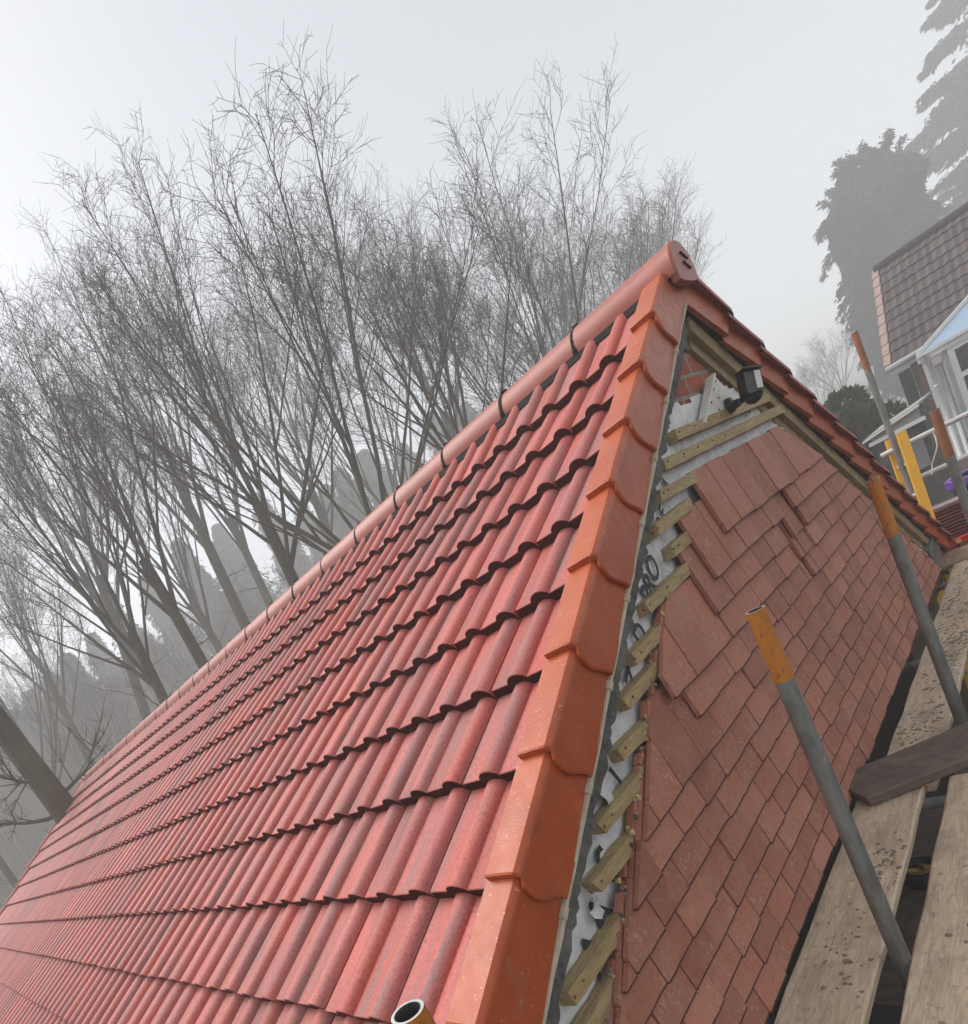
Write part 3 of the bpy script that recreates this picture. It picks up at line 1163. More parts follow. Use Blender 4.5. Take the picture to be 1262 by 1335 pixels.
def scaffold_board(c, L, W, rz, label, mat='board', T=.038, crumbs=0, name='scaffold_board', tilt=0., hoop=False, group='scaffold boards', seed=1):
    t = empty(name, c, rz)
    if tilt: t.rotation_euler = (tilt, 0, rz)
    tag(t, label, 'scaffold board' if name == 'scaffold_board' else 'plank', group)
    rr = random.Random(seed)
    mb = MB()
    n = max(6, int(L / .12))
    sec = [(-W / 2, -T + .006), (-W / 2, -.006), (-W / 2 + .006, 0), (-W / 6, .0008), (W / 6, -.0008), (W / 2 - .006, 0), (W / 2, -.006), (W / 2, -T + .006), (W / 2 - .006, -T), (-W / 2 + .006, -T)]
    k = len(sec)
    vs = []
    for i in range(n + 1):
        y = -L / 2 + L * i / n
        wob = .0025 * math.sin(i * 1.3 + seed) + rr.uniform(-.001, .001)
        for x, z in sec:
            e = rr.uniform(-.004, .004) if i in (0, n) else 0
            vs.append((x + wob + rr.uniform(-.0012, .0012), y + e, z + .0015 * math.sin(i * .9 + seed * 2)))
    fs = [tuple(range(k)), tuple(n * k + q for q in reversed(range(k)))]
    for i in range(n):
        for q in range(k):
            fs.append((i * k + q, i * k + (q + 1) % k, (i + 1) * k + (q + 1) % k, (i + 1) * k + q))
    mb.add(vs, fs)
    o = mb.build('plank_body', M[mat], t, fix=True)
    sharp(o, 30)
    if hoop:
        mb = MB()
        mb.box((0, L / 2 - .015, -T / 2), (W + .008, .034, T + .006))
        mb.build('end_band', M['hoop'], t)
    if crumbs:
        mb = MB()
        cl = [(rr.uniform(-W * .3, W * .38), rr.uniform(-L * .48, L * .48)) for _ in range(max(4, crumbs // 14))]
        for i in range(crumbs):
            cx_, cy_ = rr.choice(cl)
            x = max(-W * .45, min(W * .45, rr.gauss(cx_, W * .13)))
            y = max(-L * .49, min(L * .49, rr.gauss(cy_, .11)))
            a = rr.uniform(.002, .012) * (1.9 if rr.random() < .13 else 1) * (2.6 if rr.random() < .02 else 1)
            b = a * rr.uniform(.5, 1.1)
            th = rr.uniform(0, 3.14)
            m_ = 9
            ring, top = [], []
            hh = rr.uniform(.001, .006)
            for q in range(m_):
                ang = 2 * math.pi * q / m_
                rad = rr.uniform(.65, 1.25)
                px, py = math.cos(ang) * a * rad, math.sin(ang) * b * rad
                X, Y = x + px * math.cos(th) - py * math.sin(th), y + px * math.sin(th) + py * math.cos(th)
                X = max(-W * .49, min(W * .49, X))
                ring.append((X, Y, -.002))
                top.append((x + (X - x) * .62, y + (Y - y) * .62, hh * rr.uniform(.6, 1.1)))
            vs = ring + top
            fs = [tuple(range(m_, 2 * m_))] + [(q, (q + 1) % m_, m_ + (q + 1) % m_, m_ + q) for q in range(m_)]
            mb.add(vs, fs)
        tag(mb.build('mortar_crumbs', M['mud'], t, smooth=False), kind='stuff')
    return t


M['hoop'] = simple('orange_board_band', (.42, .14, .05), (.6, .25, .09), 30, .7, .2)
BZ = -2.40
scaffold_board((.118, -2.30, BZ), 3.88, .226, 0, 'pale scaffold board spattered with mortar crumbs, nearest the wall at the bottom of the photo', crumbs=300, hoop=True, seed=3)
scaffold_board((.163, 1.47, BZ), 3.72, .21, 0, 'long muddy scaffold board running beside the hung tiles beyond the dark plank', crumbs=520, seed=5)
scaffold_board((.428, -2.25, BZ), 3.80, .24, 0, 'cleaner pale scaffold board at the lower right corner of the photo', crumbs=60, seed=8)
scaffold_board((.425, 2.2, BZ + .002), 2.5, .225, 0, 'pinkish scaffold board at the right edge behind the second orange topped pole', crumbs=30, seed=9)
scaffold_board((.55, 3.62, BZ + .004), 2.0, .48, R(90), 'dusty brown board laid crossways under the red spirit level', 'brownboard', seed=12, crumbs=25)
scaffold_board((.43, -.075, BZ + .056), 1.15, .30, R(-51), 'dark brown loose plank lying aslant across two pale boards', 'darkboard', T=.045, name='loose_plank', group='loose planks', seed=4)
# lower lift board with a small tub of sponges
scaffold_board((.03, -.25, -2.985), 1.6, .40, 0, 'dark board of the lower lift, seen in the gap under the pale boards', 'darkboard', seed=15, group='lower lift boards')
bk = empty('sponge_tub', (.075, -.255, -2.985))
tag(bk, 'small dark tub holding yellow sponges, seen down the gap between the boards', 'tub')
mb = MB()
n = 28
prof_ = [(.0, .002), (.060, .002), (.075, .09), (.081, .09), (.081, .098), (.073, .098), (.056, .012), (0, .012)]
vs = [(math.cos(2 * math.pi * k / n) * r_, math.sin(2 * math.pi * k / n) * r_, z_) for r_, z_ in prof_ for k in range(n)]
fs = [(i * n + k, i * n + (k + 1) % n, (i + 1) * n + (k + 1) % n, (i + 1) * n + k) for i in range(len(prof_) - 1) for k in range(n)]
mb.add(vs, fs)
sharp(mb.build('tub_body', M['pot'], bk, fix=True), 40)
for q, (x, y, z, a) in enumerate(((-.025, .01, .055, .4), (.03, -.015, .05, 1.2), (.01, .04, .06, 2.2))):
    s = MB()
    s.box((0, 0, 0), (.062, .038, .03))
    so = s.build('sponge', M['sponge'])
    so.location = Vector((.075, -.255, -2.985)) + Vector((x, y, z))
    so.rotation_euler = (.2 * q, .25, a)
    tag(so, ('yellow sponge on the left in the dark tub', 'yellow sponge on the right in the dark tub', 'yellow sponge at the back of the dark tub')[q], 'sponge', 'sponges in the tub')

# red spirit level on the boards
lv = empty('spirit_level', (.30, 4.02, BZ + .006), R(3))
tag(lv, 'red spirit level lying on the brown board beneath the dark tile stack', 'spirit level')
mb = MB()
for za, zb, yy in ((0, .008, .05), (.042, .05, .05), (.008, .042, .018)):
    mb.box((0, 0, (za + zb) / 2), (1.2, yy, zb - za))
mb.build('rail_body', M['red'], lv, fix=True)
for vx in (-.25, .0):
    mb = MB()
    mb.tube([(vx, -.026, .026), (vx, .026, .026)], .020, 14)
    mb.build('vial', M['vial'], lv)

# stack of dark red tiles at the end of the scaffold
ts = empty('tile_stack', (.75, 4.62, -2.46))
tag(ts, 'stack of dark red roof tiles on edge of the scaffold beyond the verge foot', 'tile stack')
for q in range(11):
    mb = MB()
    z = .012 + q * .030
    nseg = 40
    vs = []
    for i in range(nseg + 1):
        x = -.95 + 1.9 * i / nseg
        hh = .001 * math.sin(x * 42) + rnd.uniform(-.0006, .0006)
        dy = rnd.uniform(-.002, .002) + .006 * math.sin(q * 2.3)
        vs += [(x, -.17 + dy, z + hh), (x, -.17 + dy, z + hh + .015), (x, .20 + dy, z + hh + .015), (x, .20 + dy, z + hh)]
    fs = [(3, 2, 1, 0), tuple(nseg * 4 + k for k in range(4))]
    for i in range(nseg):
        for k in range(4):
            fs.append((i * 4 + k, i * 4 + (k + 1) % 4, i * 4 + 4 + (k + 1) % 4, i * 4 + 4 + k))
    mb.add(vs, fs)
    mb.build('tile_layer', M['darkstack'], ts, fix=True)
mb = MB()
mb.box((0, -.10, .348), (1.9, .05, .014))
mb.build('metal_strip', M['railtube'], ts)

# yellow ladder leaning at the far eaves
ld = empty('ladder', (-.16, 4.70, -5.0))
tag(ld, 'yellow ladder whose two stile tops show behind the lower end of the verge', 'ladder')
A0, A1 = Vector((-.115, 4.42, -1.35)), Vector((-.255, 4.80, -1.385))
lean = Vector((.02, -.25, -1)).normalized()
LDO = Vector((-.16, 4.70, -5.0))
for p in (A0, A1):
    mb = MB()
    b_ = p + lean * 3.6
    mb.beam(p - LDO, b_ - LDO, .034, .066, (.9, .42, 0))
    o = mb.build('stile', M['yellow'], ld)
for q in range(11):
    mb = MB()
    c = lean * (.28 + .29 * q)
    mb.tube([A0 + c - LDO, A1 + c - LDO], .017, 10)
    mb.build('rung', M['railtube'], ld)

# purple rimmed tub on the terrace
n = 28
tb = empty('garden_tub', (.17, 5.42, -2.46))
tag(tb, 'black garden tub with purple rim standing below the guard rails', 'tub')
for nm, mt, pf in (('tub_body', 'pot', [(0, 0), (.17, 0), (.21, .30), (.19, .30), (.15, .03), (0, .03)]), ('rim', 'purple', [(.19, .30), (.212, .30), (.25, .33), (.25, .40), (.235, .41), (.20, .40)])):
    mb = MB()
    vs = [(math.cos(2 * math.pi * k / n) * r_, math.sin(2 * math.pi * k / n) * r_, z_) for r_, z_ in pf for k in range(n)]
    fs = [(i * n + k, i * n + (k + 1) % n, (i + 1) * n + (k + 1) % n, (i + 1) * n + k) for i in range(len(pf) - 1) for k in range(n)]
    mb.add(vs, fs)
    sharp(mb.build(nm, M[mt], tb, fix=True), 40)

# pale cable hanging from the guard rail
mb = MB()
a, b = Vector((.045, 4.66, -1.49)), Vector((-.02, 4.66, -1.74))
mb.tube([a, a + Vector((.01, -.03, -.05)), a + Vector((.006, -.04, -.12)), a + Vector((-.02, -.04, -.18)), b, b + Vector((-.03, 0, -.1))], .006, 6)
cb = mb.build('cable', M['oldwhite'], smooth=True)
tag(cb, 'short pale cable dangling from the upper guard rail beside the ladder', 'cable')

# ================================================================== NEIGHBOUR'S HOUSE (20 m away, parallel to ours)
HX, HY, HZ = -1.53, 16.40, -.74
RH, RV = 2.65, 2.10
NP = math.atan2(RV, RH)
nh = empty('brick_house', (HX + 5, HY + 2.5, -3.3))
tag(nh, 'neighbouring brick house with brown tiled roof and white glazed porch', 'house')
NO = Vector((HX + 5, HY + 2.5, -3.3))


def nchild(o):
    o.parent = nh
    o.matrix_parent_inverse = Matrix.Translation(-NO)
    return o


mb = MB()
LEN = 9.0
sl = math.hypot(RH, RV) + .06
nrow = 10
nu = Vector((0, math.cos(NP), math.sin(NP)))
nn = Vector((0, -math.sin(NP), math.cos(NP)))
for r in range(nrow):
    for i in range(int(LEN / .3)):
        x0 = HX + .06 + .3 * i
        lo_, hi_ = r * sl / nrow, (r + 1) * sl / nrow + .04
        vs = []
        dj = rnd.uniform(-.012, .012)
        for s_, dh in ((hi_, .0), (lo_ + dj, .032), (lo_ + dj, .0)):
            for u in (0, .04, .075, .11, .15, .19, .225, .26, .298):
                h = .028 * max(0, math.cos((u % .15 - .075) / .15 * math.pi * 1.5)) * (dh > .01 or s_ == hi_)
                vs.append(Vector((x0 + u, HY, HZ)) + nu * s_ + nn * (dh + h))
        fs = [(q * 9 + k, q * 9 + k + 1, q * 9 + 10 + k, q * 9 + 9 + k) for q in range(2) for k in range(8)]
        mb.add(vs, fs)
nroof = nchild(mb.build('roof', M['oldroof'], fix=False))
mb = MB()
E0 = Vector((HX, HY, HZ))
mb.prism([E0 + nn * -.08, E0 + nu * sl + nn * -.08, E0 + nu * sl + nn * -.005, E0 + nn * -.005], (LEN, 0, 0))
yr = HY + RH
mb.prism([Vector((HX, yr, HZ + RV)), Vector((HX, yr + 3, HZ + RV - 2.4)), Vector((HX, yr + 3, HZ + RV - 2.3)), Vector((HX, yr, HZ + RV + .06))], (LEN, 0, 0))
nchild(mb.build('roof_back', M['oldroof'], fix=True))
# pale verge tiles
M['pinkverge'] = simple('faded_pink_verge', (.32, .21, .18), (.42, .30, .26), 14, .7, .2)
for r in range(nrow):
    mb = MB()
    p = E0 + nu * (r * sl / nrow)
    q = E0 + nu * ((r + 1) * sl / nrow + .02)
    mb.beam(p + nn * .03 + Vector((-.01, 0, 0)), q + nn * .012 + Vector((.005, 0, 0)), .12, .085, nn)
    nchild(mb.build('verge_tile', M['pinkverge']))
mb = MB()
mb.tube([Vector((HX - .02, yr, HZ + RV + .03)), Vector((HX + LEN, yr, HZ + RV + .03))], .11, 12)
nchild(mb.build('ridge', M['oldroof'], smooth=True))
# walls
mb = MB()
WX0 = HX + .30
mb.box((WX0 + 4.3, HY + .15 + .15, (HZ - .1 - 3.5) / 2), (8.6, .3, 3.5 + HZ - .1))
gp = [Vector((WX0, HY + .16, -3.5)), Vector((WX0, HY + 5.1, -3.5)), Vector((WX0, HY + 5.1, HZ - .05)), Vector((WX0, yr, HZ + RV - .15)), Vector((WX0, HY + .16, HZ - .02))]
mb.prism(gp, (.28, 0, 0))
nchild(mb.build('wall', M['farbrick'], fix=True))
# gutter, fascia, bargeboard
mb = MB()
mb.box((HX + LEN / 2, HY + .03, HZ - .09), (LEN, .03, .17))
nchild(mb.build('fascia', M['white']))
mb = MB()
mb.tube([(HX - .05, HY - .06, HZ - .03), (HX + LEN, HY - .06, HZ - .03)], .06, 10)
nchild(mb.build('gutter', M['white'], smooth=True))
mb = MB()
mb.beam(E0 + nn * -.07 + Vector((.02, 0, -.03)), E0 + nu * sl + nn * -.07 + Vector((.02, 0, -.03)), .03, .16, nn)
nchild(mb.build('barge_board', M['white']))
# black downpipe-like post at the corner
mb = MB()
mb.box((HX + .19, HY + .12, (HZ - .2 - 3.4) / 2), (.20, .1, 3.4 + HZ - .25))
nchild(mb.build('black_post', M['black']))

# porch (white upvc, glazed) projecting from the house
PX0, PY, PZ = -.98, HY - .55, -.88
for dx, w in ((0.03, .07), (.17, .10), (.29, .04)):
    pc = MB()
    pc.box((PX0 + dx, PY, (PZ - 3.3) / 2), (w, .09, 3.3 + PZ - .05))
    nchild(pc.build('porch_post', M['white']))
mb = MB()
mb.box((PX0 + 2.0, PY - .01, PZ - .06), (4.1, .14, .12))
mb.box((PX0 + 2.0, PY - .08, PZ + .02), (4.1, .10, .06))
nchild(mb.build('porch_gutter', M['white']))
mb = MB()
mb.tube([(PX0 + .10, PY - .12, PZ + .0), (PX0 + .10, PY - .12, -3.2)], .035, 10)
for z in (-1.5, -2.3): mb.tube([(PX0 + .10, PY - .12, z), (PX0 + .10, PY - .12, z - .05)], .045, 10)
nchild(mb.build('downpipe', M['white'], smooth=True))
mb = MB()
mb.tube([(PX0 + .22, PY - .12, PZ - .32), (PX0 + .22, PY - .12, -3.2)], .035, 10)
nchild(mb.build('downpipe', M['white'], smooth=True))
mb = MB()
mb.box((PX0 + .22, PY - .12, PZ - .22), (.13, .12, .16), taper=-.2)
M['palepink'] = simple('faded_pinkish_plastic', (.50, .42, .44), (.6, .52, .53), 8, .5, .05)
nchild(mb.build('hopper', M['palepink']))
# wall panel, frames and panes
mb = MB()
mb.box((PX0 + .20, PY + .06, (PZ - 3.3) / 2), (.40, .06, 3.3 + PZ))
nchild(mb.build('side_panel', M['white']))
wf = MB()
wx = PX0 + .40
wf.box((wx + .03, PY, (PZ - .12 - 3.3) / 2), (.10, .10, 3.3 + PZ - .12))
for (zc, hh) in ((PZ - .16, .10), (PZ - .72, .10), (PZ - 1.95, .10)):
    wf.box((wx + 1.8, PY - .002, zc), (3.5, .10, hh))
for xx in (.95, 1.8, 2.65, 3.5):
    wf.box((wx + xx, PY - .004, (PZ - .12 - 3.3) / 2), (.09, .10, 3.3 + PZ - .12))
win = nchild(wf.build('window', M['white']))
mb = MB()
mb.box((wx + 1.8, PY + .02, PZ - 1.05), (3.4, .02, 1.75))
pane = mb.build('pane', M['glass'])
pane.parent = win
pane.matrix_parent_inverse = win.matrix_world.inverted()
pane.matrix_parent_inverse = Matrix.Identity(4)
mb = MB()
mb.box((wx + 1.8, PY + .02, -2.72), (3.5, .05, .75))
nchild(mb.build('lower_panel', M['white']))
# hipped glass roof: rafters in white, panes blue
a = Vector((PX0 - .02, PY - .08, PZ + .04))
top = Vector((PX0 + 1.55, PY + .62, PZ + .92))
rgt = Vector((PX0 + 4.0, PY - .08, PZ + .04))
top2 = Vector((PX0 + 4.0, PY + .62, PZ + .92))
mb = MB()
mb.add([a + Vector((0, 0, .01)), rgt + Vector((0, 0, .01)), top2 + Vector((0, 0, .01)), top + Vector((0, 0, .01))], [(0, 1, 2, 3)])
mb.add([a + Vector((0, 0, .01)), top + Vector((0, 0, .01)), Vector((PX0 + .2, PY + .62, PZ + .2))], [(0, 1, 2)])
nchild(mb.build('porch_roof_pane', M['roofglass']))
for k, (p, q) in enumerate(((a, top), (top, top2), (a.lerp(rgt, .36), top.lerp(top2, .02)), (a.lerp(rgt, .62), top.lerp(top2, .45)), (a.lerp(rgt, .85), top.lerp(top2, .8)))):
    mb = MB()
    mb.beam(p + Vector((0, -.005, .02)), q + Vector((0, -.005, .02)), .075 if k == 0 else .05, .07)
    nchild(mb.build('porch_rafter', M['white']))

# ---- small shed with pale roof in front of it
sh = empty('garden_shed', (-.6, 9.6, -3.0))
tag(sh, 'small grey roofed garden shed with white edging below the bushes', 'shed')
mb = MB()
SO = Vector((-.6, 9.6, -3.0))
gp = [(-.95, -1.50), (-.42, -1.405), (-.42, -1.56), (-.95, -1.56)]
mb = MB()
mb.prism([Vector((x, 8.45, z)) for x, z in gp], (0, .04, 0))
M['palefelt'] = simple('pale_grey_board', (.27, .28, .25), (.36, .37, .34), 6, .9, .2)
o = mb.build('gable_panel', M['palefelt'], sh, fix=True)
o.matrix_parent_inverse = Matrix.Translation(-SO)
mb = MB()
mb.prism([Vector((-.40, 8.40, -1.37)), Vector((-.40, 8.40, -1.40)), Vector((-1.02, 8.40, -1.51)), Vector((-1.02, 8.40, -1.48))], (0, 1.6, 0))
ro = mb.build('roof', M['palefelt'], sh, fix=True)
ro.matrix_parent_inverse = Matrix.Translation(-SO)
mb = MB()
mb.beam((-.395, 8.385, -1.395), (-1.03, 8.385, -1.505), .025, .03, (0, 1, 0))
mb.box((-.68, 8.43, -1.575), (.60, .05, .05))
ed = mb.build('white_edging', M['white'], sh, fix=True)
ed.matrix_parent_inverse = Matrix.Translation(-SO)
mb = MB()
mb.box((-.68, 9.2, -2.4), (.54, 1.4, 1.6))
M['shedboard'] = simple('dark_shed_boards', (.05, .052, .045), (.09, .09, .08), 5, .8, .3)
sw = mb.build('shed_wall', M['shedboard'], sh)
sw.matrix_parent_inverse = Matrix.Translation(-SO)
mb = MB()
mb.box((-.55, 8.485, -2.0), (.16, .02, .36))
M['dullpane'] = simple('dull_window', (.16, .18, .18), (.24, .26, .26), 4, .2, 0)
swn = mb.build('shed_window', M['dullpane'], sh)
swn.matrix_parent_inverse = Matrix.Translation(-SO)

# ================================================================== GROUND
def sm(a, b, x):
    t = max(0., min(1., (x - a) / (b - a)))
    return t * t * (3 - 2 * t)


def gz(x, y):
    return -5 + 2.55 * sm(4.85, 5.2, y) * sm(-8, -4, x) - .75 * sm(5.4, 9, y) * sm(-8, -4, x) + .5 * sm(14, 40, y)


mb = MB()
xs = list(np.concatenate([np.linspace(-85, -12, 22), np.linspace(-10, 8, 30), np.linspace(12, 85, 18)]))
ys = list(np.concatenate([np.linspace(-85, -6, 14), np.linspace(-4, 4.6, 12), np.linspace(4.8, 5.3, 8), np.linspace(5.6, 12, 16), np.linspace(14, 85, 22)]))
vs = [(x, y, gz(x, y) + .05 * math.sin(x * 1.7 + y) * math.cos(y * 1.3)) for y in ys for x in xs]
nx = len(xs)
fs = [(j * nx + i, j * nx + i + 1, (j + 1) * nx + i + 1, (j + 1) * nx + i) for j in range(len(ys) - 1) for i in range(nx - 1)]
mb.add(vs, fs)
gr = mb.build('ground', M['ground'], smooth=True)
tag(gr, kind='structure')

# ================================================================== TREES
def grow(seed, H, fork, r0, nl, spread, lean=(0, 0)):
    """bare vase-shaped tree: trunk and limbs in one mesh, branches and twigs in another"""
    g = random.Random(seed)
    tr, cr_ = MB(), MB()

    def path(p, d, L, n, wob, upw, r1, r2):
        pts, rad = [p.copy()], [r1]
        d = d.normalized()
        for i in range(n):
            d = (d + Vector((g.gauss(0, wob), g.gauss(0, wob), g.gauss(0, wob * .4) + upw))).normalized()
            p = p + d * (L / n)
            pts.append(p.copy())
            rad.append(r1 + (r2 - r1) * (i + 1) / n)
        return pts, rad

    def side(d, ang):
        a = d.cross(Vector((g.gauss(0, 1), g.gauss(0, 1), g.gauss(0, 1)))).normalized()
        return (d * math.cos(ang) + a * math.sin(ang)).normalized()

    def twigs(pts, rad, L, level):
        m = len(pts) - 1
        if level == 2: cnt, lo = max(6, int(L * 2.3)), .42
        elif level == 3: cnt, lo = max(4, int(L * 6.0)), .32
        else: cnt, lo = max(2, int(L * 8.0)), .2
        for c in range(cnt):
            t = lo + (1 - lo) * ((c + g.random()) / cnt) ** .75
            i = min(m - 1, int(t * m))
            f = t * m - i
            p = pts[i].lerp(pts[i + 1], f)
            d = (pts[i + 1] - pts[i]).normalized()
            d = side(d, R(g.uniform(24, 48) if level == 2 else g.uniform(32, 66)))
            d.z += .22 if level == 2 else .12
            if level == 2:
                LL = (.34 * L * (1 - t) + .55) * g.uniform(.6, 1.2)
                rr = max(.0062, rad[i] * .38)
                q, w = path(p, d, LL, 5, .08, .06, rr, .0036)
                cr_.tube(q, w, 4, cap=False)
                twigs(q, w, LL, 3)
            elif level == 3:
                LL = g.uniform(.28, .8) * (1.1 - .4 * t)
                q, w = path(p, d, LL, 3, .16, .04, max(.0044, rad[i] * .5), .0026)
                cr_.tube(q, w, 3, cap=False)
                twigs(q, w, LL, 4)
            else:
                LL = g.uniform(.12, .34)
                q, w = path(p, d, LL, 2, .14, .05, .0034, .0020)
                cr_.tube(q, w, 3, cap=False)

    hc = fork + (H - fork) * .42
    ra, rv = (H - fork) * .50, H - hc

    def dome(p, d):
        t = .3
        while t < 14:
            q = p + d * t
            if (q.x * q.x + q.y * q.y) / ra ** 2 + ((q.z - hc) / rv) ** 2 > 1 and q.z > fork: break
            t += .1
        return max(1.2, t)

    tp, trd = path(Vector((0, 0, -.3)), Vector((lean[0], lean[1], 1)), fork + .3, 8, .010, .02, r0, r0 * .70)
    trd[0] = r0 * 1.35
    tr.tube(tp, trd, 12, cap=False)
    topp, topd = tp[-1], (tp[-1] - tp[-2]).normalized()
    for k in range(nl):
        az = 2 * math.pi * (k + g.uniform(-.25, .25)) / nl
        ang = R(spread * g.uniform(.45, 1.1)) if k else R(5)
        t = g.uniform(.80, 1.0)
        i = min(len(tp) - 2, int(t * (len(tp) - 1)))
        p = tp[i].lerp(tp[i + 1], t * (len(tp) - 1) - i) if k else topp
        d = Vector((math.cos(az) * math.sin(ang), math.sin(az) * math.sin(ang), math.cos(ang)))
        LL = dome(p, d) * min(g.uniform(.86, 1.04), 9 if k else .80)
        r1 = r0 * g.uniform(.24, .38)
        q, w = path(p, d, LL, 12, .030, .022, r1, .006)
        tr.tube(q, w, 7, cap=False)
        twigs(q, w, LL, 2)
        # one or two strong forks per limb
        for _ in range(g.choice((1, 2, 2))):
            i = g.randint(2, 5)
            d2 = side((q[i + 1] - q[i]).normalized(), R(g.uniform(14, 26)))
            L2 = dome(q[i], d2) * g.uniform(.8, 1.0)
            q2, w2 = path(q[i], d2, L2, 9, .045, .02, w[i] * .66, .006)
            tr.tube(q2, w2, 6, cap=False)
            twigs(q2, w2, L2, 2)
    # a few dead low branches on the trunk
    for _ in range(5):
        t = g.uniform(.35, .85)
        i = int(t * 8)
        d = side(Vector((0, 0, 1)), R(g.uniform(50, 85)))
        q, w = path(tp[i], d, g.uniform(.8, 2.2), 6, .16, .05, .022, .006)
        tr.tube(q, w, 5, cap=False)
        twigs(q, w, 1.0, 3)
    return tr, cr_


PROTO = []
PH_ = []
for sd, H, fork, r0, nl, sp in ((3, 15., 6.6, .20, 9, 42), (8, 15., 8.4, .185, 8, 34), (21, 15., 5.8, .18, 9, 38), (34, 15., 9.0, .18, 7, 30)):
    tr, cr_ = grow(sd, H, fork, r0, nl, sp)
    t = empty('bare_tree', (0, 0, 0))
    a = tr.build('trunk', M['bark'], t, smooth=True)
    b = cr_.build('crown', M['bark'], t, smooth=True)
    PROTO.append([t, False])
    PH_.append(max(v[2] for v in cr_.v))


def copy_thing(root):
    r = root.copy()
    C.objects.link(r)
    for ch in root.children:
        c = ch.copy()
        C.objects.link(c)
        c.parent = r
    return r


def tree(kind, base, top, D, label, rz, group='bare trees behind the roof', ks=1.0):
    p = at_dist(base[0], base[1], D)
    top = (base[0] + (top[0] - base[0]) * .81, base[1] + (top[1] - base[1]) * .81) if isinstance(top, tuple) else top
    t3 = at_dist(top[0], top[1], D) if isinstance(top, tuple) else Vector((p.x, p.y, top))
    pr = PROTO[kind]
    if not pr[1]:
        t, pr[1] = pr[0], True
    else:
        t = copy_thing(pr[0])
    z = gz(p.x, p.y)
    b3 = Vector((p.x, p.y, z))
    ax = t3 - b3
    k = ax.length / PH_[kind]
    t.location = b3
    t.rotation_mode = 'QUATERNION'
    t.rotation_quaternion = Vector((0, 0, 1)).rotation_difference(ax) @ Matrix.Rotation(rz, 3, 'Z').to_quaternion()
    t.scale = (k * ks, k * ks, k)
    tag(t, label, 'tree', group)
    return t


tree(0, (440, 690), (240, 85), 14.7, 'largest bare tree, its trunk forking low just above the middle of the ridge', 1.9, ks=1.15)
tree(2, (655, 500), (575, 140), 23.0, 'bare tree whose trunk meets the ridge a third of the way down from the apex', .4, ks=1.1)
tree(1, (585, 585), (440, 160), 16.6, 'bare tree between the largest tree and the one nearer the apex', 2.2, ks=1.1)
tree(3, (800, 420), (768, 262), 36.0, 'pale misty bare tree closest to the roof apex', 4.0, ks=1.3)
tree(2, (725, 470), (680, 200), 31.0, 'hazy bare tree second from the roof apex', 5.2, ks=1.1)
tree(1, (355, 770), (125, 75), 16.1, 'bare tree with paired stems just left of the largest tree', 3.1)
tree(3, (300, 835), (55, 170), 26.0, 'slim bare tree half hidden left of the paired stems', .9)
tree(3, (252, 872), (-40, 250), 15.7, 'mossy trunked bare tree above the middle of the far ridge', 1.2)
tree(1, (195, 935), (-90, 370), 16.1, 'bare tree with leaning crown left of the mossy trunked tree', 5.7)
tree(3, (150, 975), (15, 330), 28.9, 'thin bare tree near the far end of the ridge', 2.6)
tree(0, (18, 1150), (-260, 720), 26.0, 'bare tree low at the left edge beyond the far verge', 3.7, ks=.9)
tree(2, (60, 1080), (-130, 560), 33.4, 'bare tree fading in mist behind the thick snapped trunk', 4.6)
for kd, b_, t_, D, rz in ((3, (215, 905), (-60, 470), 30, .3), (1, (275, 850), (60, 420), 33, 1.4), (3, (330, 800), (150, 330), 35, 2.9), (1, (405, 715), (250, 250), 36, 4.4), (2, (480, 655), (345, 215), 36, .8),
                       (3, (545, 600), (482, 205), 37, 3.3), (1, (690, 485), (622, 200), 36, 5.0), (2, (755, 440), (722, 240), 40, 1.7), (3, (110, 1010), (-110, 590), 35, 4.9)):
    tree(kd, b_, t_, D, 'middle distance bare tree, greyer than the front row behind the ridge', rz, 'second row of bare trees')
# thick mossy trunk with a few crooked boughs at the far left
g = random.Random(5)
sn = empty('mossy_tree', (0, 0, 0))
pN = at_dist(86, 1060, 12.3)
zN = gz(pN.x, pN.y)
mb, cw = MB(), MB()
pts = [(0, 0, -.3), (.02, 0, 1.5), (-.02, .03, 3.2), (.03, .0, 4.7), (-.02, -.06, 6.0), (-.05, -.1, 7.0)]
mb.tube(pts, [.34, .27, .25, .235, .21, .19], 14, cap=True)
for st, dr, L, r in (((0, 0, 4.6), (.2, -.9, .35), 1.5, .05), ((-.02, -.05, 6.1), (.5, -.8, .5), 2.2, .06), ((-.04, -.08, 6.8), (-.2, -.7, 1), 3.2, .10), ((-.04, -.08, 6.9), (.5, .5, 1), 3.2, .10), ((.02, 0, 4.9), (.3, .9, .25), 1.2, .045), ((0, 0, 5.4), (.3, -.9, -.2), 1.0, .03)):
    p, d = Vector(st), Vector(dr).normalized()
    q, w = [p], [r]
    for i in range(9):
        d = (d + Vector((g.gauss(0, .2), g.gauss(0, .2), g.gauss(.03, .16)))).normalized()
        p = p + d * L / 9
        q.append(p)
        w.append(r * (1 - .09 * (i + 1)))
        if i > 1:
            for _ in range(2):
                d3 = (d + Vector((g.gauss(0, .7), g.gauss(0, .7), g.gauss(.2, .5)))).normalized()
                l3 = g.uniform(.3, 1.1)
                q3 = [p, p + d3 * l3 * .5, p + d3 * l3 + Vector((0, 0, .1))]
                cw.tube(q3, [.014, .009, .004], 4, cap=False)
                for __ in range(4):
                    d4 = (d3 + Vector((g.gauss(0, .6), g.gauss(0, .6), g.gauss(.1, .4)))).normalized()
                    cw.tube([q3[1], q3[1] + d4 * .3], [.006, .003], 3, cap=False)
    mb.tube(q, w, 7, cap=False)
